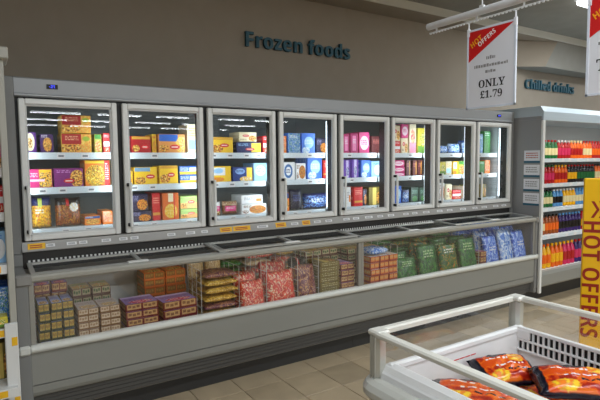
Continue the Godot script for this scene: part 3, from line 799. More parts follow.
# ---------------------------------------------------------------- signs
func letters(called: String, s: String, label: String, x0: float, x1: float, y: float, z: float, size: float):
	var t := thing(called, label, "sign", Vector3(x0, y, z))
	var total := font.get_string_size(s, HORIZONTAL_ALIGNMENT_LEFT, -1, 64).x
	var sq := (x1 - x0) / (total * size / 64.0)
	for k in s.length():
		if s[k] == " ":
			continue
		var before := font.get_string_size(s.substr(0, k), HORIZONTAL_ALIGNMENT_LEFT, -1, 64).x
		var tm := text_mesh(s[k], size, 0.03, font)
		tm.horizontal_alignment = HORIZONTAL_ALIGNMENT_LEFT
		tm.vertical_alignment = VERTICAL_ALIGNMENT_BOTTOM
		var o := obj("letter", tm, M.teal, t, Vector3(before * size / 64.0 * sq, 0, 0.022))
		o.scale.x = sq

func price_sign(z0: float, z1: float, y0: float, y1: float, x: float, label: String, first: bool):
	# hangs in the plane across x; its printed face looks towards -x
	var w := z1 - z0
	var h := y1 - y0
	var t := thing("price_sign", label, "sign", Vector3(x, y0, (z0 + z1) / 2))
	t.rotation.y = -PI / 2
	box_part("card", Vector3(-w / 2, 0, -0.003), Vector3(w / 2, h, 0.003), M.card, t, 0.0)
	var st := new_st()
	for q in [[-w / 2 - 0.004, -w / 2 + 0.008], [w / 2 - 0.008, w / 2 + 0.004]]:
		bx(st, Vector3(q[0], -0.004, -0.005), Vector3(q[1], h + 0.004, 0.005), 0.001)
	bx(st, Vector3(-w / 2 - 0.004, -0.004, -0.005), Vector3(w / 2 + 0.004, 0.007, 0.005), 0.001)
	bx(st, Vector3(-w / 2 - 0.004, h - 0.007, -0.005), Vector3(w / 2 + 0.004, h + 0.004, 0.005), 0.001)
	part("frame", st, M.clear_white, t)
	st = new_st()
	var a := Vector3(-w / 2 + 0.008, h - 0.007, 0.0036)
	var b := Vector3(w / 2 - 0.012, h - 0.007, 0.0036)
	var c := Vector3(-w / 2 + 0.008, h - 0.168, 0.0036)
	poly(st, [a, b, c], Vector3.BACK)
	var tri := part("red_corner", st, M.sign_red, t)
	tri.set_meta("label", "red printed corner")
	var sl := atan2(0.161, w - 0.02)
	var o := obj("offer_lettering", text_mesh("HOT", 0.04, 0.001, font), M.sign_yellow, t, Vector3(-w / 2 + 0.056, h - 0.064, 0.0042))
	o.rotation.z = sl
	o = obj("offer_lettering", text_mesh("OFFERS", 0.034, 0.001, font), M.white_print, t, Vector3(-w / 2 + 0.122, h - 0.056, 0.0042))
	o.rotation.z = sl
	# print too small to read in the photograph
	st = new_st()
	var rows := [[0.25, 0.05, 0.018], [0.212, 0.2, 0.017], [0.18, 0.06, 0.016]]
	for r in rows:
		var px: float = -r[1] / 2
		while px < r[1] / 2:
			var gw := rng.randf_range(0.006, 0.016)
			bx(st, Vector3(px, h * 0.0 + r[0], 0.003), Vector3(minf(px + gw, r[1] / 2 + 0.004), r[0] + r[2] * rng.randf_range(0.6, 1.0), 0.0036), 0.0)
			px += gw + 0.004
	part("small_print", st, M.ink_pale, t)
	if first:
		obj("price_lettering", text_mesh("ONLY", 0.056, 0.001, serif), M.ink, t, Vector3(0.008, 0.125, 0.0035))
		obj("price_lettering", text_mesh("£1.79", 0.054, 0.001, serif), M.ink, t, Vector3(0.008, 0.068, 0.0035))
	else:
		obj("price_lettering", text_mesh("T", 0.07, 0.001, serif), M.ink, t, Vector3(-w / 2 + 0.062, 0.125, 0.0035))
	# two hooks up to the rail
	st = new_st()
	for s in [-1.0, 1.0]:
		tube(st, Vector3(s * (w / 2 - 0.004), h, 0), Vector3(s * (w / 2 - 0.004), h + 0.046, 0), 0.004, 6)
		bx(st, Vector3(s * (w / 2 - 0.004) - 0.009, h - 0.03, -0.006), Vector3(s * (w / 2 - 0.004) + 0.009, h + 0.012, 0.006), 0.002)
	part("hook", st, M.card, t)

func build_offer_totem():
	var t := thing("offer_totem", "tall yellow totem sign with red sideways HOT OFFERS lettering", "sign", Vector3(3.266, 0, 1.962))
	t.rotation.y = -1.0
	box_part("panel", Vector3(-0.1, 0.03, -0.02), Vector3(0.1, 1.5, 0.02), M.yellow, t, 0.006)
	box_part("foot", Vector3(-0.16, 0.0, -0.15), Vector3(0.16, 0.03, 0.15), M.dark, t, 0.004)
	for k in 2:
		var st := new_st()
		var cx := -0.058 + 0.042 * k
		var cy := 1.305
		for s in [-1.0, 1.0]:
			var a := Vector3(cx, cy + s * 0.052, 0.0206)
			var b := Vector3(cx + 0.03, cy, 0.0206)
			poly(st, [a, a + Vector3(0.017, 0, 0), b + Vector3(0.017, 0, 0), b], Vector3.BACK)
		part("chevron", st, M.sign_dark_red, t)
	var o := obj("lettering", text_mesh("HOT OFFERS", 0.13, 0.001, font), M.sign_dark_red, t, Vector3(-0.05, 0.862, 0.0206))
	o.rotation.z = -PI / 2

func _ready():
	rng.seed = 11
	# ------------------------------------------------ camera
	var cam := Camera3D.new()
	cam.name = "camera"
	var yaw := 0.5687
	var pitch := 0.0757
	var roll := -0.01
	var fw := Vector3(sin(yaw) * cos(pitch), -sin(pitch), -cos(yaw) * cos(pitch))
	var rt := Vector3(cos(yaw), 0, sin(yaw))
	var up := rt.cross(fw)
	var r2 := rt * cos(roll) + up * sin(roll)
	var u2 := up * cos(roll) - rt * sin(roll)
	cam.transform = Transform3D(Basis(r2, u2, -fw), Vector3(0, 1.62, 3.584))
	cam.fov = rad_to_deg(2.0 * atan(200.0 / 503.67))
	cam.near = 0.05
	cam.far = 80.0
	add_child(cam)
	cam.current = true
	# ------------------------------------------------ surroundings: a closed shop, lit by its own lamps
	var env := Environment.new()
	env.background_mode = Environment.BG_COLOR
	env.background_color = Color(0, 0, 0)
	env.tonemap_mode = Environment.TONE_MAPPER_LINEAR
	env.tonemap_exposure = EXPOSURE
	env.sdfgi_enabled = true
	env.ssao_enabled = true
	env.ssil_enabled = true
	var we := WorldEnvironment.new()
	we.name = "surroundings"
	we.environment = env
	add_child(we)
	font = SystemFont.new()
	font.font_names = PackedStringArray(["Droid Sans"])
	font.font_weight = 700
	serif = SystemFont.new()
	serif.font_names = PackedStringArray(["Droid Serif"])
	serif.font_weight = 700
	materials()
	all_art()
	# ------------------------------------------------ ceiling lights (recessed strips in rows)
	for rz in [0.575, 3.0, 6.0, 8.7, 10.6, 12.5, 14.6, 17.5, 20.5]:
		for rx in ([5.5, 8.5] if rz < 1.0 else [-0.5, 1.4, 3.3, 5.5, 8.5] if rz < 8.0 else [-2.5, -0.5, 1.5, 3.5, 5.5, 7.5, 9.5]):
			var t := thing("ceiling_light", "long white fluorescent strip light recessed in the ceiling", "ceiling light", Vector3(rx, 3.32, rz), 0.0, "ceiling strip lights")
			box_part("housing", Vector3(0, -0.004, -0.085), Vector3(1.5, 0.05, 0.085), M.lamp_tray, t, 0.003)
			box_part("diffuser", Vector3(0.02, -0.05, -0.065), Vector3(1.48, -0.004, 0.065), M.lamp_glow, t, 0.008)
			area(t, Vector3(0.75, -0.054, 0), Vector3.DOWN, Vector2(1.46, 0.13), LAMP_E if rz < 8.0 else LAMP_E * 0.6, Color(0.95, 0.98, 1.0))
	# ------------------------------------------------ shell
	build_shell()
	# ------------------------------------------------ cabinets
	make_cabinet(0.213, "grey glass-doored freezer cabinet over well, beside the white shelving, blue temperature display", true)
	make_cabinet(0.213 + DW * 4.0, "grey glass-doored freezer cabinet over well, next to the chilled drinks cabinet", false)
	build_chiller()
	build_chest()
	build_shelving()
	# ------------------------------------------------ signs
	letters("wall_lettering", "Frozen foods", "teal raised letters reading Frozen foods on the wall above freezers", 2.15, 3.41, 2.655, -0.75, 0.19)
	letters("wall_lettering", "Chilled drinks", "teal raised letters reading Chilled drinks above the drinks cabinet", 6.5, 7.74, 2.57, -0.75, 0.175)
	build_sign_rail()
	build_offer_totem()
	# ------------------------------------------------ goods
	stock_doors()
	stock_wells()

func build_shell():
	var fl := struct("floor", Vector3(-6, -0.1, -0.95), Vector3(12, -0.006, 23), M.grout, "floor of square beige tiles with dark joints")
	# tiles that show: parts of the floor; the rest in one go
	var st := new_st()
	bx(st, Vector3(-0.1575, -0.008, -0.1575), Vector3(0.1575, 0.0, 0.1575), 0.0015)
	var tile := st.commit()
	var c := fl.position
	var rest := []
	for i in range(-23, 33):
		for j in range(-4, 70):
			var p := Vector3(1.68 + 0.32 * i, 0, 0.6 + 0.32 * j)
			if p.x < -5.8 or p.x > 11.8 or p.z > 22.8 or p.z < -0.7:
				continue
			var near := p.x > 0.8 and p.x < 3.5 and p.z > 0.1 and p.z < 2.0 or p.x > 5.3 and p.x < 8.6 and p.z > 0.1 and p.z < 1.9 or p.x >= 3.5 and p.x <= 5.3 and p.z > 0.1 and p.z < 1.4
			if near:
				obj("floor_tile", tile, M.tiles[(i * 7 + j * 13 + (i * j) % 5 + 100) % 4], fl, p - c)
			else:
				rest.append(p)
	var mm := MultiMesh.new()
	mm.transform_format = MultiMesh.TRANSFORM_3D
	mm.mesh = tile
	mm.instance_count = rest.size()
	for k in rest.size():
		mm.set_instance_transform(k, Transform3D(Basis(), rest[k] - c))
	var mi := MultiMeshInstance3D.new()
	mi.name = "far_floor_tiles"
	mi.multimesh = mm
	mi.material_override = M.tiles[0]
	mi.set_meta("kind", "stuff")
	fl.add_child(mi)
	struct("wall_back", Vector3(-6, 0, -0.95), Vector3(12, 3.6, -0.75), M.wall, "plain beige wall behind the freezers")
	struct("wall_front", Vector3(-6, 0, 23), Vector3(12, 3.6, 23.2), M.wall)
	struct("wall_left", Vector3(-6.2, 0, -0.95), Vector3(-6, 3.6, 23.2), M.wall)
	struct("wall_right", Vector3(12, 0, -0.95), Vector3(12.2, 3.6, 23.2), M.wall)
	struct("ceiling", Vector3(-6, 3.322, -0.45), Vector3(12, 3.6, 23), M.ceiling, "flat grey ceiling")
	struct("trim_1", Vector3(-6, 3.235, -0.75), Vector3(12, 3.6, -0.45), M.wall, "low boxed soffit along the top of the wall")
	struct("trim_2", Vector3(-6, 3.237, -0.452), Vector3(12, 3.322, -0.43), M.trim, "pale cornice strip along the ceiling edge")
	# boxed bulkhead with a splayed end above the drinks cabinet
	st = new_st()
	var lo := 2.875
	var hi := 3.235
	var p := [Vector3(6.1, hi, -0.75), Vector3(6.84, hi, -0.47), Vector3(12, hi, -0.47), Vector3(12, hi, -0.75)]
	var q := [Vector3(6.05, lo, -0.75), Vector3(6.56, lo, -0.47), Vector3(12, lo, -0.47), Vector3(12, lo, -0.75)]
	poly(st, [q[0], q[1], q[2], q[3]], Vector3.DOWN)
	poly(st, [p[1], p[2], q[2], q[1]], Vector3.BACK)
	poly(st, [p[0], p[1], p[2], p[3]], Vector3.UP)
	poly(st, [p[0], p[3], q[3], q[0]], Vector3.FORWARD)
	var o := part("trim_3", st, M.ceiling, null)
	o.set_meta("kind", "structure")
	o.set_meta("label", "pale boxed bulkhead above the drinks cabinet")
	st = new_st()
	poly(st, [p[0], p[1], q[1], q[0]], Vector3(-1, 0, 1))
	o = part("trim_4", st, M.wall, null)
	o.set_meta("kind", "structure")
	o.set_meta("label", "brown splayed end of the bulkhead above the drinks cabinet")

func build_sign_rail():
	var t := thing("sign_rail", "white toothed rail hung from the ceiling carrying price signs", "sign rail", Vector3(2.3, 2.38, 1.4))
	var st := new_st()
	tube(st, Vector3(0, 0.03, 0.02), Vector3(0, 0.03, 2.2), 0.02, 14)
	part("tube", st, M.rail_white, t)
	st = new_st()
	bx(st, Vector3(-0.0015, -0.012, 0.03), Vector3(0.0015, -0.006, 2.2), 0.0)
	for k in 8:
		bx(st, Vector3(-0.0015, -0.007, 0.08 + 0.28 * k), Vector3(0.0015, 0.014, 0.09 + 0.28 * k), 0.0)
	part("toothed_strip", st, M.rail_white, t)
	st = new_st()
	var z := 0.035
	while z < 2.19:
		bx(st, Vector3(-0.004, -0.018, z), Vector3(0.004, -0.009, z + 0.011), 0.001)
		z += 0.022
	part("teeth", st, M.rail_white, t).set_meta("kind", "stuff")
	for hz in [0.4, 1.7]:
		st = new_st()
		tube(st, Vector3(0, 0.04, hz), Vector3(0, 0.939, hz), 0.0035, 6)
		bx(st, Vector3(-0.01, 0.03, hz - 0.014), Vector3(0.01, 0.06, hz + 0.014), 0.003)
		part("hanger", st, M.rail_white, t)
	price_sign(1.712, 2.005, 1.9, 2.318, 2.3, "white price card with red corner reading ONLY £1.79, hung from the rail", true)
	price_sign(2.36, 2.653, 1.9, 2.318, 2.3, "white price card with red corner, its price line beginning with T", false)

func build_chiller():
	var t := thing("drinks_chiller", "tall grey open-fronted drinks chiller below the Chilled drinks lettering", "chiller", Vector3(5.2, 0, 0))
	var L := 3.4
	var side := box_part("side_panel", Vector3(0, 0.19, -0.7), Vector3(0.035, 2.06, 0.36), M.side_grey, t, 0.003)
	box_part("side_panel", Vector3(L - 0.035, 0.19, -0.7), Vector3(L, 2.09, 0.36), M.side_grey, t, 0.003)
	box_part("panel_edge", Vector3(-0.002, 0.13, 0.345), Vector3(0.037, 2.045, 0.372), M.frame, t, 0.003)
	box_part("back_panel", Vector3(0.035, 0.2, -0.7), Vector3(L - 0.035, 2.1, -0.62), M.shelf, t)
	var st := new_st()
	sweep_x(st, [Vector2(-0.7, 2.092), Vector2(0.37, 2.092), Vector2(0.37, 2.14), Vector2(0.33, 2.2), Vector2(-0.7, 2.2)], 0.0, L)
	var can := part("canopy", st, M.canopy, t)
	box_part("lip", Vector3(0.0, 2.045, 0.346), Vector3(L, 2.094, 0.37), M.canopy, can, 0.003)
	box_part("end_cap", Vector3(0.0, 2.06, -0.7), Vector3(0.035, 2.094, 0.345), M.side_grey, can, 0.002)
	box_part("lamp_strip", Vector3(0.08, 2.075, 0.28), Vector3(L - 0.08, 2.092, 0.31), M.tube_glow, can, 0.002)
	area(t, Vector3(L / 2, 2.07, 0.29), Vector3(0, -1, -0.25), Vector2(L - 0.2, 0.05), CHILL_E, Color(1.0, 0.98, 0.94))
	for q in [[1.625, 0.16], [1.33, 0.17], [1.05, 0.2], [0.735, 0.24]]:
		var sh := box_part("shelf", Vector3(0.035, q[0] - 0.015, -0.62), Vector3(L - 0.035, q[0], q[1]), M.shelf_white, t)
		var c := sh.position
		box_part("ticket_strip", Vector3(0.037, q[0] - 0.04, q[1]) - c, Vector3(L - 0.037, q[0] + 0.004, q[1] + 0.008) - c, M.strip, sh, 0.001)
		for k in 9:
			var tx := 0.12 + k * 0.19 + rng.randf_range(-0.03, 0.03)
			box_part("price_ticket", Vector3(tx, q[0] - 0.036, q[1] + 0.008) - c, Vector3(tx + 0.06, q[0], q[1] + 0.0095) - c, M.ticket, sh, 0.0)
	box_part("base_deck", Vector3(0.035, 0.26, -0.62), Vector3(L - 0.035, 0.345, 0.33), M.shelf_white, t)
	st = new_st()
	sweep_x(st, [Vector2(0.25, 0.19), Vector2(0.35, 0.19), Vector2(0.37, 0.21), Vector2(0.372, 0.33), Vector2(0.36, 0.365), Vector2(0.33, 0.375), Vector2(0.25, 0.345)], 0.035, L - 0.035)
	part("front_bumper", st, M.panel, t)
	box_part("kick_plate", Vector3(0.0, 0.0, -0.6), Vector3(L, 0.19, 0.2), M.kick, t)
	# four notices one above the other on the side panel
	var c := side.position
	for k in 4:
		var y := 1.605 - 0.158 * k
		box_part("notice", Vector3(-0.004, y, 0.15) - c, Vector3(0.0, y + 0.115, 0.338) - c, M.card, side, 0.0)
		box_part("notice_band", Vector3(-0.005, y - 0.022, 0.15) - c, Vector3(0.0, y + 0.0, 0.338) - c, M.teal_band, side, 0.0)
		st = new_st()
		for r in 3:
			var z := 0.175
			while z < 0.31:
				var gw := rng.randf_range(0.008, 0.02)
				bx(st, Vector3(-0.0048, y + 0.03 + 0.024 * r, z) - c, Vector3(-0.004, y + 0.042 + 0.024 * r, minf(z + gw, 0.316)) - c, 0.0)
				z += gw + 0.006
		part("notice_print", st, M.ink_red if k == 0 else M.ink_pale, side)
	# bottles
	var protos := {}
	var P := {}
	for q in [["red", Color(0.72, 0.08, 0.08)], ["orange", Color(0.95, 0.42, 0.06)], ["yellow", Color(0.97, 0.72, 0.05)], ["green", Color(0.1, 0.42, 0.2)], ["cream", Color(0.93, 0.87, 0.66)], ["dark", Color(0.07, 0.05, 0.06)], ["amber", Color(0.62, 0.3, 0.08)], ["purple", Color(0.22, 0.12, 0.4)], ["pink", Color(0.85, 0.18, 0.38)], ["white", Color(0.92, 0.92, 0.92)], ["blue", Color(0.35, 0.6, 0.82)]]:
		P[q[0]] = mat(q[1], 0.25)
	var rows := [
		[1.625, 0.225, 0.12, 2.1, "top shelf", [["dark", "cream", "red", 3], ["amber", "yellow", "red", 3], ["green", "cream", "red", 4], ["red", "pink", "white", 4], ["orange", "red", "cream", 4], ["orange", "cream", "red", 3], ["red", "orange", "red", 8]]],
		[1.33, 0.22, 0.13, 2.1, "second shelf", [["dark", "orange", "white", 3], ["amber", "orange", "red", 3], ["red", "pink", "green", 3], ["orange", "red", "yellow", 4], ["dark", "yellow", "red", 3], ["dark", "green", "red", 6], ["orange", "cream", "dark", 8]]],
		[1.05, 0.21, 0.16, 2.1, "third shelf", [["green", "dark", "cream", 4], ["green", "cream", "dark", 4], ["blue", "dark", "white", 3], ["yellow", "cream", "white", 4], ["blue", "cream", "blue", 6], ["green", "yellow", "white", 8]]],
		[0.735, 0.23, 0.2, 2.1, "fourth shelf", [["red", "cream", "dark", 2], ["amber", "cream", "dark", 3], ["amber", "orange", "dark", 4], ["purple", "dark", "blue", 7], ["red", "yellow", "red", 6], ["amber", "yellow", "cream", 8]]],
		[0.345, 0.28, 0.24, 2.1, "bottom deck", [["yellow", "orange", "orange", 5], ["orange", "yellow", "yellow", 3], ["pink", "red", "yellow", 3], ["purple", "pink", "red", 4], ["green", "yellow", "orange", 5], ["blue", "cream", "white", 6]]]]
	for r in rows:
		var x := 5.21 + 0.035 + 0.045
		for g in r[5]:
			for k in g[3]:
				if x > 5.21 + r[3]:
					break
				bottle(Vector3(x, r[0] + 0.001, r[2] - 0.045), r[1], 0.029 if r[0] > 0.5 else 0.036, P[g[0]], P[g[1]], P[g[2]], "%s bottle, %s label, %s cap, on the drinks chiller's %s" % [g[0], g[1], g[2], r[4]], "drink bottles on the chiller's " + r[4], protos)
				x += 0.071 if r[0] > 0.5 else 0.085

func build_chest():
	var x0 := 1.37
	var x1 := 2.43
	var z0 := 1.94
	var z1 := 3.75
	var t := thing("chest_freezer", "white-lined promotional chest freezer with glass rim and yellow skirt", "freezer", Vector3(x0, 0, z0))
	var W := x1 - x0
	var D := z1 - z0
	# yellow body and plinth
	box_part("body", Vector3(0.03, 0.1, 0.03), Vector3(W - 0.03, 0.42, D - 0.03), M.yellow, t, 0.02)
	var st := new_st()
	for q in [[0.03, 0.03, 0.075, D - 0.03], [W - 0.075, 0.03, W - 0.03, D - 0.03], [0.075, 0.03, W - 0.075, 0.075], [0.075, D - 0.075, W - 0.075, D - 0.03]]:
		bx(st, Vector3(q[0], 0.4, q[1]), Vector3(q[2], 0.62, q[3]), 0.004)
	part("skirt", st, M.yellow, t)
	box_part("plinth", Vector3(0.07, 0.0, 0.07), Vector3(W - 0.07, 0.1, D - 0.07), M.dark, t, 0.004)
	# bumper all round
	st = new_st()
	ring_sweep(st, Vector2(0.03, 0.03), Vector2(W - 0.03, D - 0.03), 0.05, [Vector2(-0.03, 0.608), Vector2(0.03, 0.61), Vector2(0.052, 0.618), Vector2(0.066, 0.636), Vector2(0.066, 0.66), Vector2(0.052, 0.682), Vector2(0.03, 0.695), Vector2(-0.03, 0.697)])
	part("bumper", st, M.bumper, t)
	# inner liner: four walls, rim and floor
	st = new_st()
	for q in [[0.075, 0.075, 0.1, D - 0.075], [W - 0.1, 0.075, W - 0.075, D - 0.075], [0.1, 0.075, W - 0.1, 0.1], [0.1, D - 0.1, W - 0.1, D - 0.075]]:
		bx(st, Vector3(q[0], 0.44, q[1]), Vector3(q[2], 0.748, q[3]), 0.006)
	bx(st, Vector3(0.1, 0.44, 0.1), Vector3(W - 0.1, 0.47, D - 0.1), 0.0)
	part("liner", st, M.liner_white, t)
	st = new_st()
	ring_sweep(st, Vector2(0.05, 0.05), Vector2(W - 0.05, D - 0.05), 0.02, [Vector2(-0.055, 0.735), Vector2(-0.055, 0.752), Vector2(-0.04, 0.757), Vector2(-0.01, 0.748), Vector2(0.012, 0.72), Vector2(0.016, 0.692), Vector2(-0.02, 0.69)])
	part("liner_rim", st, M.liner_white, t)
	# red load line marks on the back liner wall
	st = new_st()
	for k in 5:
		bx(st, Vector3(0.42 + 0.04 * k, 0.685, 0.1), Vector3(0.455 + 0.04 * k, 0.69, 0.1008), 0.0)
	part("load_line", st, M.sign_red, t)
	# corner posts of ribbed aluminium
	for q in [[0.012, 0.012, 1, 1], [W - 0.012, 0.012, -1, 1], [0.012, D - 0.012, 1, -1], [W - 0.012, D - 0.012, -1, -1]]:
		st = new_st()
		bx(st, Vector3(minf(q[0], q[0] + q[2] * 0.062), 0.69, minf(q[1], q[1] + q[3] * 0.062)), Vector3(maxf(q[0], q[0] + q[2] * 0.062), 0.885, maxf(q[1], q[1] + q[3] * 0.062)), 0.016)
		for k in 3:
			var dd := 0.02 + 0.013 * k
			tube(st, Vector3(q[0] + q[2] * dd, 0.69, q[1]), Vector3(q[0] + q[2] * dd, 0.885, q[1]), 0.0035, 6)
			tube(st, Vector3(q[0], 0.69, q[1] + q[3] * dd), Vector3(q[0], 0.885, q[1] + q[3] * dd), 0.0035, 6)
		part("corner_post", st, M.post_alu, t)
		st = new_st()
		var ca := Vector3(minf(q[0] - q[2] * 0.006, q[0] + q[2] * 0.074), 0.878, minf(q[1] - q[3] * 0.006, q[1] + q[3] * 0.074))
		bx(st, ca + Vector3(0.004, -0.002, 0.004), ca + Vector3(0.076, 0.0235, 0.076), 0.011)
		part("corner_cap", st, M.rail_cream, t)
	# top rail
	st = new_st()
	ring_sweep(st, Vector2(0.04, 0.04), Vector2(W - 0.04, D - 0.04), 0.036, [Vector2(-0.008, 0.874), Vector2(0.024, 0.874), Vector2(0.032, 0.88), Vector2(0.032, 0.892), Vector2(0.024, 0.899), Vector2(-0.003, 0.9), Vector2(-0.009, 0.893)])
	part("top_rail", st, M.rail_cream, t)
	# glass sides
	for q in [[0.035, 0.06, 0.041, D - 0.06], [W - 0.041, 0.06, W - 0.035, D - 0.06], [0.06, 0.035, W - 0.06, 0.041], [0.06, D - 0.041, W - 0.06, D - 0.035]]:
		st = new_st()
		bx(st, Vector3(q[0], 0.735, q[1]), Vector3(q[2], 0.875, q[3]), 0.0)
		part("glass_pane", st, M.glass_chest, t)
	# slotted air grille along the far liner wall
	var gx := W - 0.104
	box_part("grille_back", Vector3(gx - 0.003, 0.64, 0.1), Vector3(gx + 0.004, 0.755, D - 0.1), M.black, t, 0.0)
	st = new_st()
	for y in [0.64, 0.692, 0.745]:
		bx(st, Vector3(gx - 0.016, y, 0.1), Vector3(gx - 0.003, y + (0.01 if y < 0.7 else 0.018), D - 0.1), 0.002)
	var z := 0.1
	while z < D - 0.1:
		bx(st, Vector3(gx - 0.014, 0.645, z), Vector3(gx - 0.003, 0.75, z + 0.0085), 0.001)
		z += 0.0275
	part("grille_bars", st, M.liner_white, t)
	st = new_st()
	bx(st, Vector3(gx - 0.018, 0.705, 0.1), Vector3(gx - 0.003, 0.752, 0.17), 0.003)
	part("grille_plate", st, M.liner_white, t)
	# bags of frozen onion rings: a lower layer and those on top
	var label := "black and orange crinkled food bag lying in the chest freezer"
	var low := [[1.655, 2.2], [2.1, 2.2], [1.655, 2.54], [2.1, 2.54], [1.655, 2.88], [2.1, 2.88]]
	for k in low.size():
		bag("ring_bag", "black and orange food bag in the chest freezer's lower layer", Vector3(low[k][0], 0.53, low[k][1]), Vector3(0.33, 0.3, 0.085), Vector3(-PI / 2, 0.03 * (k % 3 - 1), 0), "bags in the lower layer of the chest freezer", k % 4)
	bag("ring_bag", "orange and black food bag propped against the chest's slotted grille corner", Vector3(1.99, 0.655, 2.2), Vector3(0.29, 0.2, 0.09), Vector3(-PI / 2 + 0.25, -0.5, 0.1), "bags on top in the chest freezer", 5)
	bag("ring_bag", "orange and black food bag along the chest's slotted grille", Vector3(2.085, 0.68, 2.49), Vector3(0.38, 0.22, 0.09), Vector3(-PI / 2 + 0.12, -0.75, 0), "bags on top in the chest freezer", 6)
	bag("ring_bag", "orange and black food bag beside the chest's plain inner wall", Vector3(1.67, 0.655, 2.3), Vector3(0.4, 0.2, 0.085), Vector3(-PI / 2 + 0.05, -0.95, 0), "bags on top in the chest freezer", 7)

# sweep a profile (outward offset, height) round a rectangle with rounded corners
func ring_sweep(st: SurfaceTool, a: Vector2, b: Vector2, r: float, prof: Array):
	var path := []
	for q in [[b.x - r, b.y - r, 0.0], [a.x + r, b.y - r, PI / 2], [a.x + r, a.y + r, PI], [b.x - r, a.y + r, 1.5 * PI]]:
		for k in 7:
			var an: float = q[2] + PI / 2 * k / 6.0
			path.append([Vector2(q[0], q[1]), Vector2(cos(an), sin(an))])
	var n := path.size()
	for i in n:
		var p = path[i]
		var q = path[(i + 1) % n]
		for k in prof.size():
			var u: Vector2 = prof[k]
			var v: Vector2 = prof[(k + 1) % prof.size()]
			var pts := []
			for e in [[p, u], [q, u], [q, v], [p, v]]:
				var c: Vector2 = e[0][0] + e[0][1] * (r + e[1].x)
				pts.append(Vector3(c.x, e[1].y, c.y))
			var d := v - u
			var mid := Vector2.ZERO
			for w in prof:
				mid += w
			mid /= prof.size()
			var nn := Vector2(d.y, -d.x)
			if nn.dot((u + v) / 2.0 - mid) < 0:
				nn = -nn
			var dir: Vector2 = p[1] + q[1]
			poly(st, pts, Vector3(dir.x * nn.x, nn.y * 2.0, dir.y * nn.x))

func build_shelving():
	var t := thing("shelving_unit", "white metal shelving unit with price strips beside the freezer's end", "shelving", Vector3(-1.2, 0, 0))
	var X1 := 1.338
	box_part("upright", Vector3(X1 - 0.032, 0.0, 0.555), Vector3(X1, 2.16, 0.6), M.shelf_post, t, 0.004)
	box_part("upright", Vector3(0.0, 0.0, 0.555), Vector3(0.032, 2.16, 0.6), M.shelf_post, t, 0.004)
	box_part("side_panel", Vector3(X1 - 0.012, 0.0, -0.7), Vector3(X1, 2.16, 0.555), M.side_grey, t, 0.002)
	box_part("back_panel", Vector3(0.0, 0.0, -0.72), Vector3(X1, 2.16, -0.7), M.side_grey, t, 0.002)
	box_part("header", Vector3(0.0, 2.15, 0.4), Vector3(X1 + 0.022, 2.21, 0.63), M.shelf_post, t, 0.006)
	for q in [[1.92, 0.56], [1.6, 0.56], [1.37, 0.56], [1.1, 0.58], [0.77, 0.6], [0.47, 0.66], [0.14, 0.66]]:
		var sh := box_part("shelf", Vector3(0.02, q[0] - 0.02, -0.6), Vector3(X1 - 0.012, q[0], q[1]), M.shelf_white, t)
		var c := sh.position
		box_part("ticket_strip", Vector3(0.02, q[0] - 0.045, q[1]) - c, Vector3(X1 - 0.012, q[0] + 0.004, q[1] + 0.008) - c, M.shelf_white, sh, 0.001)
		for k in 3:
			var tx := X1 - 0.11 - 0.09 * k
			box_part("price_ticket", Vector3(tx, q[0] - 0.038, q[1] + 0.008) - c, Vector3(tx + 0.05, q[0] - 0.004, q[1] + 0.0095) - c, M.yellow_ticket if k % 2 == 0 else M.ticket, sh, 0.0)
	# white base front with yellow tickets on its post
	box_part("front_skirt", Vector3(X1 - 0.06, 0.0, 0.6), Vector3(X1, 0.8, 0.622), M.shelf_white, t, 0.004)
	for y in [0.68, 0.36]:
		box_part("yellow_ticket", Vector3(X1 - 0.03, y, 0.622), Vector3(X1 - 0.004, y + 0.045, 0.6235), M.yellow_ticket, t, 0.0)
	var goods := [[1.6, 0.2, "white_pink", "white and pink"], [1.37, 0.14, "red_white", "red and white"], [1.1, 0.17, "pale_blue", "pale blue"], [0.77, 0.2, "blue_green", "blue and green"], [0.47, 0.2, "olive", "olive and gold"], [1.92, 0.14, "cream", "pale cream"]]
	for g in goods:
		for k in 3:
			carton(g[2], "%s carton on the white shelving unit beside the freezer" % g[3], Vector3(0.068 - 0.105 * k, g[0] + 0.001, 0.5), 0.1, g[1], 0.2, 2, "cartons on the white shelving unit")
	carton("yellow_green", "yellow and green carton overhanging its shelf on the white shelving unit", Vector3(0.062, 0.776, 0.59), 0.07, 0.055, 0.09, 2, "cartons on the white shelving unit")

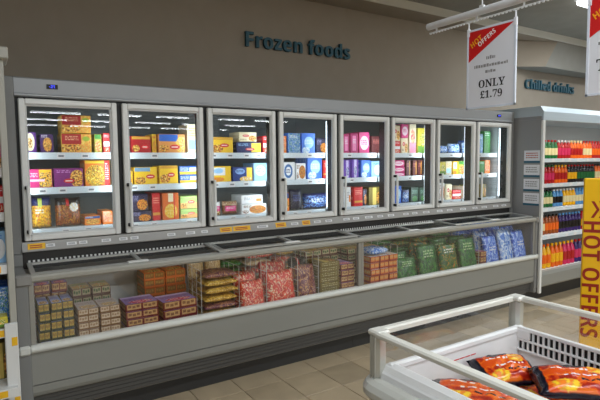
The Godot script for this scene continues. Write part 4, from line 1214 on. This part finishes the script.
func stock_wells():
	var b := 0.501
	var g1 := "cartons stacked in the freezer well beside the shelving"
	var g2 := "bags stacked in the freezer wells"
	carton_stack(0.262, 0.462, b, 0.789, 0.285, 0.2, 5, 3, "green_side", "dark green carton with lavender top in the well's end stack", g1)
	carton_stack(0.262, 0.455, b, 0.86, 0.06, 0.18, 6, 2, "red_side", "red carton with lavender top, behind the dark green carton stack", g1)
	carton_stack(0.475, 0.735, b, 0.722, 0.285, 0.2, 5, 2, "beige_side", "brown and beige carton in the low stack behind well glass", g1)
	carton_stack(0.48, 0.73, b, 0.80, 0.06, 0.18, 5, 2, "brown_side", "brown and green carton behind the beige carton stack", g1)
	carton_stack(0.765, 0.985, b, 0.705, 0.285, 0.2, 4, 1, "red_side", "red carton with lavender top, stacked before the orange cartons", g1)
	carton_stack(0.965, 1.275, b, 0.835, 0.0, 0.2, 6, 2, "orange_side", "orange carton in the tall stack at the well's back", g1)
	carton_stack(1.01, 1.26, b, 0.68, 0.275, 0.2, 3, 1, "red_side", "red carton with lavender top, low stack beside the gold bags", g1, 0.05)
	for k in 2:
		bag("cream_bag", "cream and brown food bag standing behind the gold bags", Vector3(1.365 + 0.142 * k, 0.71, -0.04), Vector3(0.135, 0.39, 0.08), Vector3(-0.1, 0, 0), g2, k)
	bag_stack(1.30, 1.58, b, 0.84, 0.17, 0.22, 6, ["gold_bag", "plum_bag", "gold_bag", "gold_bag"], "gold or plum food bag in the first bag stack past the cartons", g2)
	bag_file(1.59, 1.81, b, [0.23, 0.28], 0.235, ["red_cream_bag"], "red and cream food bag standing in the low row by wire dividers", g2)
	bag_stack(1.59, 1.81, b, 0.83, -0.19, 0.2, 5, ["vegetables", "dark_green"], "dark green food bag behind the low red and cream bags", g2)
	bag_file(1.82, 2.09, b, [0.27, 0.33], 0.23, ["red_cream_bag"], "red and cream food bag standing in the taller row by wire dividers", g2)
	bag_stack(1.82, 2.09, b, 0.87, -0.19, 0.2, 6, ["cream_bag", "red_cream_bag"], "cream or red food bag behind the taller red bag stack", g2)
	bag_file(2.10, 2.29, b, [0.29, 0.33], 0.23, ["plum_bag", "brown_bag"], "plum or brown food bag standing between red and olive goods", g2)
	bag_stack(2.10, 2.29, b, 0.87, -0.19, 0.2, 6, ["red_cream_bag", "gold_bag"], "red or gold food bag behind the plum bags", g2)
	carton_stack(2.30, 2.50, b, 0.80, 0.28, 0.2, 7, 1, "olive", "olive and gold carton in the narrow stack near the glass post", g1)
	carton_stack(2.51, 2.66, b, 0.76, 0.28, 0.2, 5, 1, "red_side", "red carton stacked against the post between the well panes", g1)
	carton_stack(2.3, 2.66, b, 0.86, 0.05, 0.2, 6, 2, "brown_side", "brown and green carton behind the olive carton stack", g1)
	var g3 := "cartons stacked in the freezer well beside the drinks cabinet"
	carton_stack(2.83, 3.15, b, 0.79, 0.285, 0.2, 5, 3, "white_top", "red and orange carton with white top in the well", g3)
	bag("ice", "white food bag lying on the red and orange cartons", Vector3(2.95, 0.825, 0.17), Vector3(0.24, 0.2, 0.06), Vector3(-PI / 2, 0.2, 0), g2, 1)
	carton_stack(2.76, 3.15, b, 0.83, 0.05, 0.2, 6, 2, "brown_side", "brown and green carton behind the white-topped cartons", g3)
	for k in 4:
		var xa := 3.175 + 0.28 * k
		bag_file(xa, xa + 0.27, b, [[0.22, 0.27], [0.31, 0.33], [0.29, 0.34], [0.33, 0.34]][k], 0.225, [["vegetables"], ["vegetables", "green_orange"], ["green_orange", "vegetables"], ["vegetables"]][k], "dark green vegetable bag standing at the front of the well", g2)
		bag_stack(xa, xa + 0.27, b, [0.85, 0.88, 0.9, 0.86][k], -0.19, 0.2, 6, ["vegetables", "green_orange", "vegetables"], "dark green vegetable bag in the rear row of the well", g2)
	carton_stack(4.302, 4.402, b, 0.68, 0.28, 0.16, 3, 1, "red_side", "small red carton stack between green and blue bags", g3)
	for k in 3:
		var xa := 4.41 + 0.238 * k
		bag_file(xa, xa + 0.234, b, [[0.32, 0.36], [0.37, 0.38], [0.34, 0.37]][k], 0.225, [["ice_blue", "ice"], ["ice", "ice_blue"], ["ice_blue"]][k], "blue and white icy bag heaped at the well's drinks-cabinet end", g2)
		bag_stack(xa, xa + 0.234, b, 0.93, -0.19, 0.2, 5, ["ice", "ice_blue"], "blue and white icy bag in the rear heap of the well", g2)
	bag("ice_blue", "blue bag lying across the top of the icy bags", Vector3(4.56, 0.925, 0.12), Vector3(0.3, 0.2, 0.05), Vector3(-PI / 2 + 0.1, 0.3, 0), g2, 2)
	for q in [[1.29, 0.86, "cartons and the gold bags"], [1.585, 0.86, "gold bags and the low red bags"], [1.815, 0.88, "low and the taller red bag stacks"], [2.095, 0.86, "taller red bags and the plum bags"], [2.295, 0.86, "plum bags and the olive cartons"], [3.162, 0.86, "white-topped cartons and the vegetable bags"], [4.295, 0.84, "vegetable bags and the small red cartons"]]:
		wire_divider(q[0], q[1], "white wire divider between the " + q[2])

func stock_doors():
	for q in STOCK:
		if q[0] == "c":
			carton(q[1], q[7], Vector3(q[2], q[3] + 0.001, q[4] - rng.randf_range(0.0, 0.02)), q[5], q[6] - 0.002, 0.2, 2, "frozen goods behind the glass doors", 0.0 if q[5] > 0.15 else rng.randf_range(-0.02, 0.02))
		else:
			bag(q[1], q[7], Vector3(q[2], q[3] + q[6] / 2 + 0.006, q[4] - 0.05), Vector3(q[5], q[6], minf(0.08, q[5] * 0.6)), Vector3(-0.08, 0, 0), "frozen goods behind the glass doors", rng.randi_range(0, 3))

func materials():
	M.inner = mat(Color(0.42, 0.45, 0.46), 0.5)
	M.fascia = mat(Color(0.62, 0.63, 0.64), 0.35, 0.2)
	M.black = mat(Color(0.035, 0.035, 0.038), 0.5)
	M.dark = mat(Color(0.12, 0.11, 0.1), 0.5)
	M.frame = mat(Color(0.9, 0.9, 0.885), 0.3, 0.05)
	M.lip = mat(Color(0.8, 0.8, 0.79), 0.4, 0.05)
	M.glass = glass_mat(0.006)
	M.glass_front = glass_mat(0.006)
	M.glass_lid = glass_mat(0.02)
	M.glass_chest = glass_mat(0.015)
	M.shelf = mat(Color(0.7, 0.72, 0.73), 0.5)
	M.shelf_white = mat(Color(0.86, 0.86, 0.85), 0.45)
	M.shelf_post = mat(Color(0.68, 0.67, 0.63), 0.45)
	M.strip = mat(Color(0.84, 0.88, 0.9), 0.3)
	M.ticket = mat(Color(0.9, 0.9, 0.9), 0.6)
	M.yellow_ticket = mat(Color(0.93, 0.72, 0.1), 0.6)
	M.ink_grey = mat(Color(0.5, 0.51, 0.53), 0.7)
	M.ink_pale = mat(Color(0.56, 0.55, 0.55), 0.7)
	M.ink_red = mat(Color(0.7, 0.3, 0.2), 0.7)
	M.ink = mat(Color(0.06, 0.06, 0.08), 0.7)
	M.panel = mat(Color(0.55, 0.55, 0.525), 0.4)
	M.panel_mid = mat(Color(0.5, 0.49, 0.47), 0.5)
	M.ticket_rail = mat(Color(0.6, 0.59, 0.57), 0.4)
	M.plinth = mat(Color(0.3, 0.295, 0.285), 0.5)
	M.kick = mat(Color(0.19, 0.19, 0.19), 0.45)
	M.bumper = mat(Color(0.82, 0.82, 0.79), 0.35)
	M.liner = mat(Color(0.78, 0.77, 0.74), 0.4)
	M.liner_white = mat(Color(0.95, 0.95, 0.95), 0.35)
	M.rail = mat(Color(0.64, 0.63, 0.59), 0.35)
	M.lid_frame = mat(Color(0.7, 0.7, 0.68), 0.3, 0.2)
	M.post = mat(Color(0.6, 0.59, 0.56), 0.35, 0.3)
	M.post_alu = mat(Color(0.78, 0.78, 0.75), 0.3, 0.5)
	M.rail_cream = mat(Color(0.86, 0.85, 0.81), 0.35)
	M.end = mat(Color(0.5, 0.5, 0.49), 0.45)
	M.end_cap = mat(Color(0.56, 0.55, 0.53), 0.4)
	M.wire = mat(Color(0.85, 0.85, 0.82), 0.35)
	M.side_grey = mat(Color(0.56, 0.56, 0.56), 0.5)
	M.canopy = mat(Color(0.72, 0.77, 0.8), 0.4)
	M.card = mat(Color(0.9, 0.9, 0.92), 0.5)
	M.clear_white = mat(Color(0.86, 0.88, 0.92), 0.15)
	M.rail_white = mat(Color(0.85, 0.85, 0.85), 0.35)
	M.teal = mat(Color(0.05, 0.3, 0.36), 0.45)
	M.teal_band = mat(Color(0.06, 0.35, 0.45), 0.5)
	M.yellow = mat(Color(0.93, 0.72, 0.03), 0.4)
	M.sign_red = mat(Color(0.82, 0.1, 0.1), 0.5)
	M.sign_dark_red = mat(Color(0.58, 0.09, 0.05), 0.5)
	M.sign_yellow = mat(Color(0.97, 0.66, 0.1), 0.5)
	M.white_print = mat(Color(0.95, 0.93, 0.92), 0.5)
	M.tube_glow = glow_mat(Color(0.92, 0.97, 1.0), 2.0)
	M.blue_glow = glow_mat(Color(0.25, 0.3, 1.0), 1.6)
	M.lamp_glow = glow_mat(Color(0.96, 0.98, 1.0), LAMP_GLOW)
	M.lamp_tray = mat(Color(0.85, 0.85, 0.83), 0.5)
	M.grout = mat(Color(0.22, 0.2, 0.17), 0.9)
	M.ceiling = noisy(Color(0.54, 0.53, 0.5), Color(0.57, 0.56, 0.53), 0.9, 3.0)
	M.trim = mat(Color(0.8, 0.79, 0.75), 0.7)
	M.wall = noisy(Color(0.585, 0.54, 0.48), Color(0.6, 0.555, 0.495), 0.85, 2.0)
	M.tiles = []
	for k in 4:
		var f: float = 1.0 + [0.0, 0.04, -0.05, 0.02][k]
		M.tiles.append(noisy(Color(0.66 * f, 0.59 * f, 0.485 * f), Color(0.72 * f, 0.645 * f, 0.53 * f), 0.32, 2.5, 3 + k))

func noisy(a: Color, b: Color, rough: float, scale: float, sd := 1) -> StandardMaterial3D:
	var nz := FastNoiseLite.new()
	nz.seed = sd
	nz.frequency = 0.02
	nz.fractal_octaves = 5
	var im := Image.create(128, 128, false, Image.FORMAT_RGB8)
	for y in 128:
		for x in 128:
			# wraps round so that no seam shows
			var v := 0.0
			var u := Vector2(x / 128.0, y / 128.0) * TAU
			v = nz.get_noise_3d(cos(u.x) * 40.0 + cos(u.y) * 17.0, sin(u.x) * 40.0, sin(u.y) * 40.0)
			im.set_pixel(x, y, a.lerp(b, clampf(0.5 + 0.9 * v, 0, 1)))
	var m := mat(Color.WHITE, rough)
	m.albedo_texture = ImageTexture.create_from_image(im)
	m.uv1_triplanar = true
	m.uv1_world_triplanar = true
	m.uv1_scale = Vector3.ONE * (1.0 / scale) * 2.0
	return m
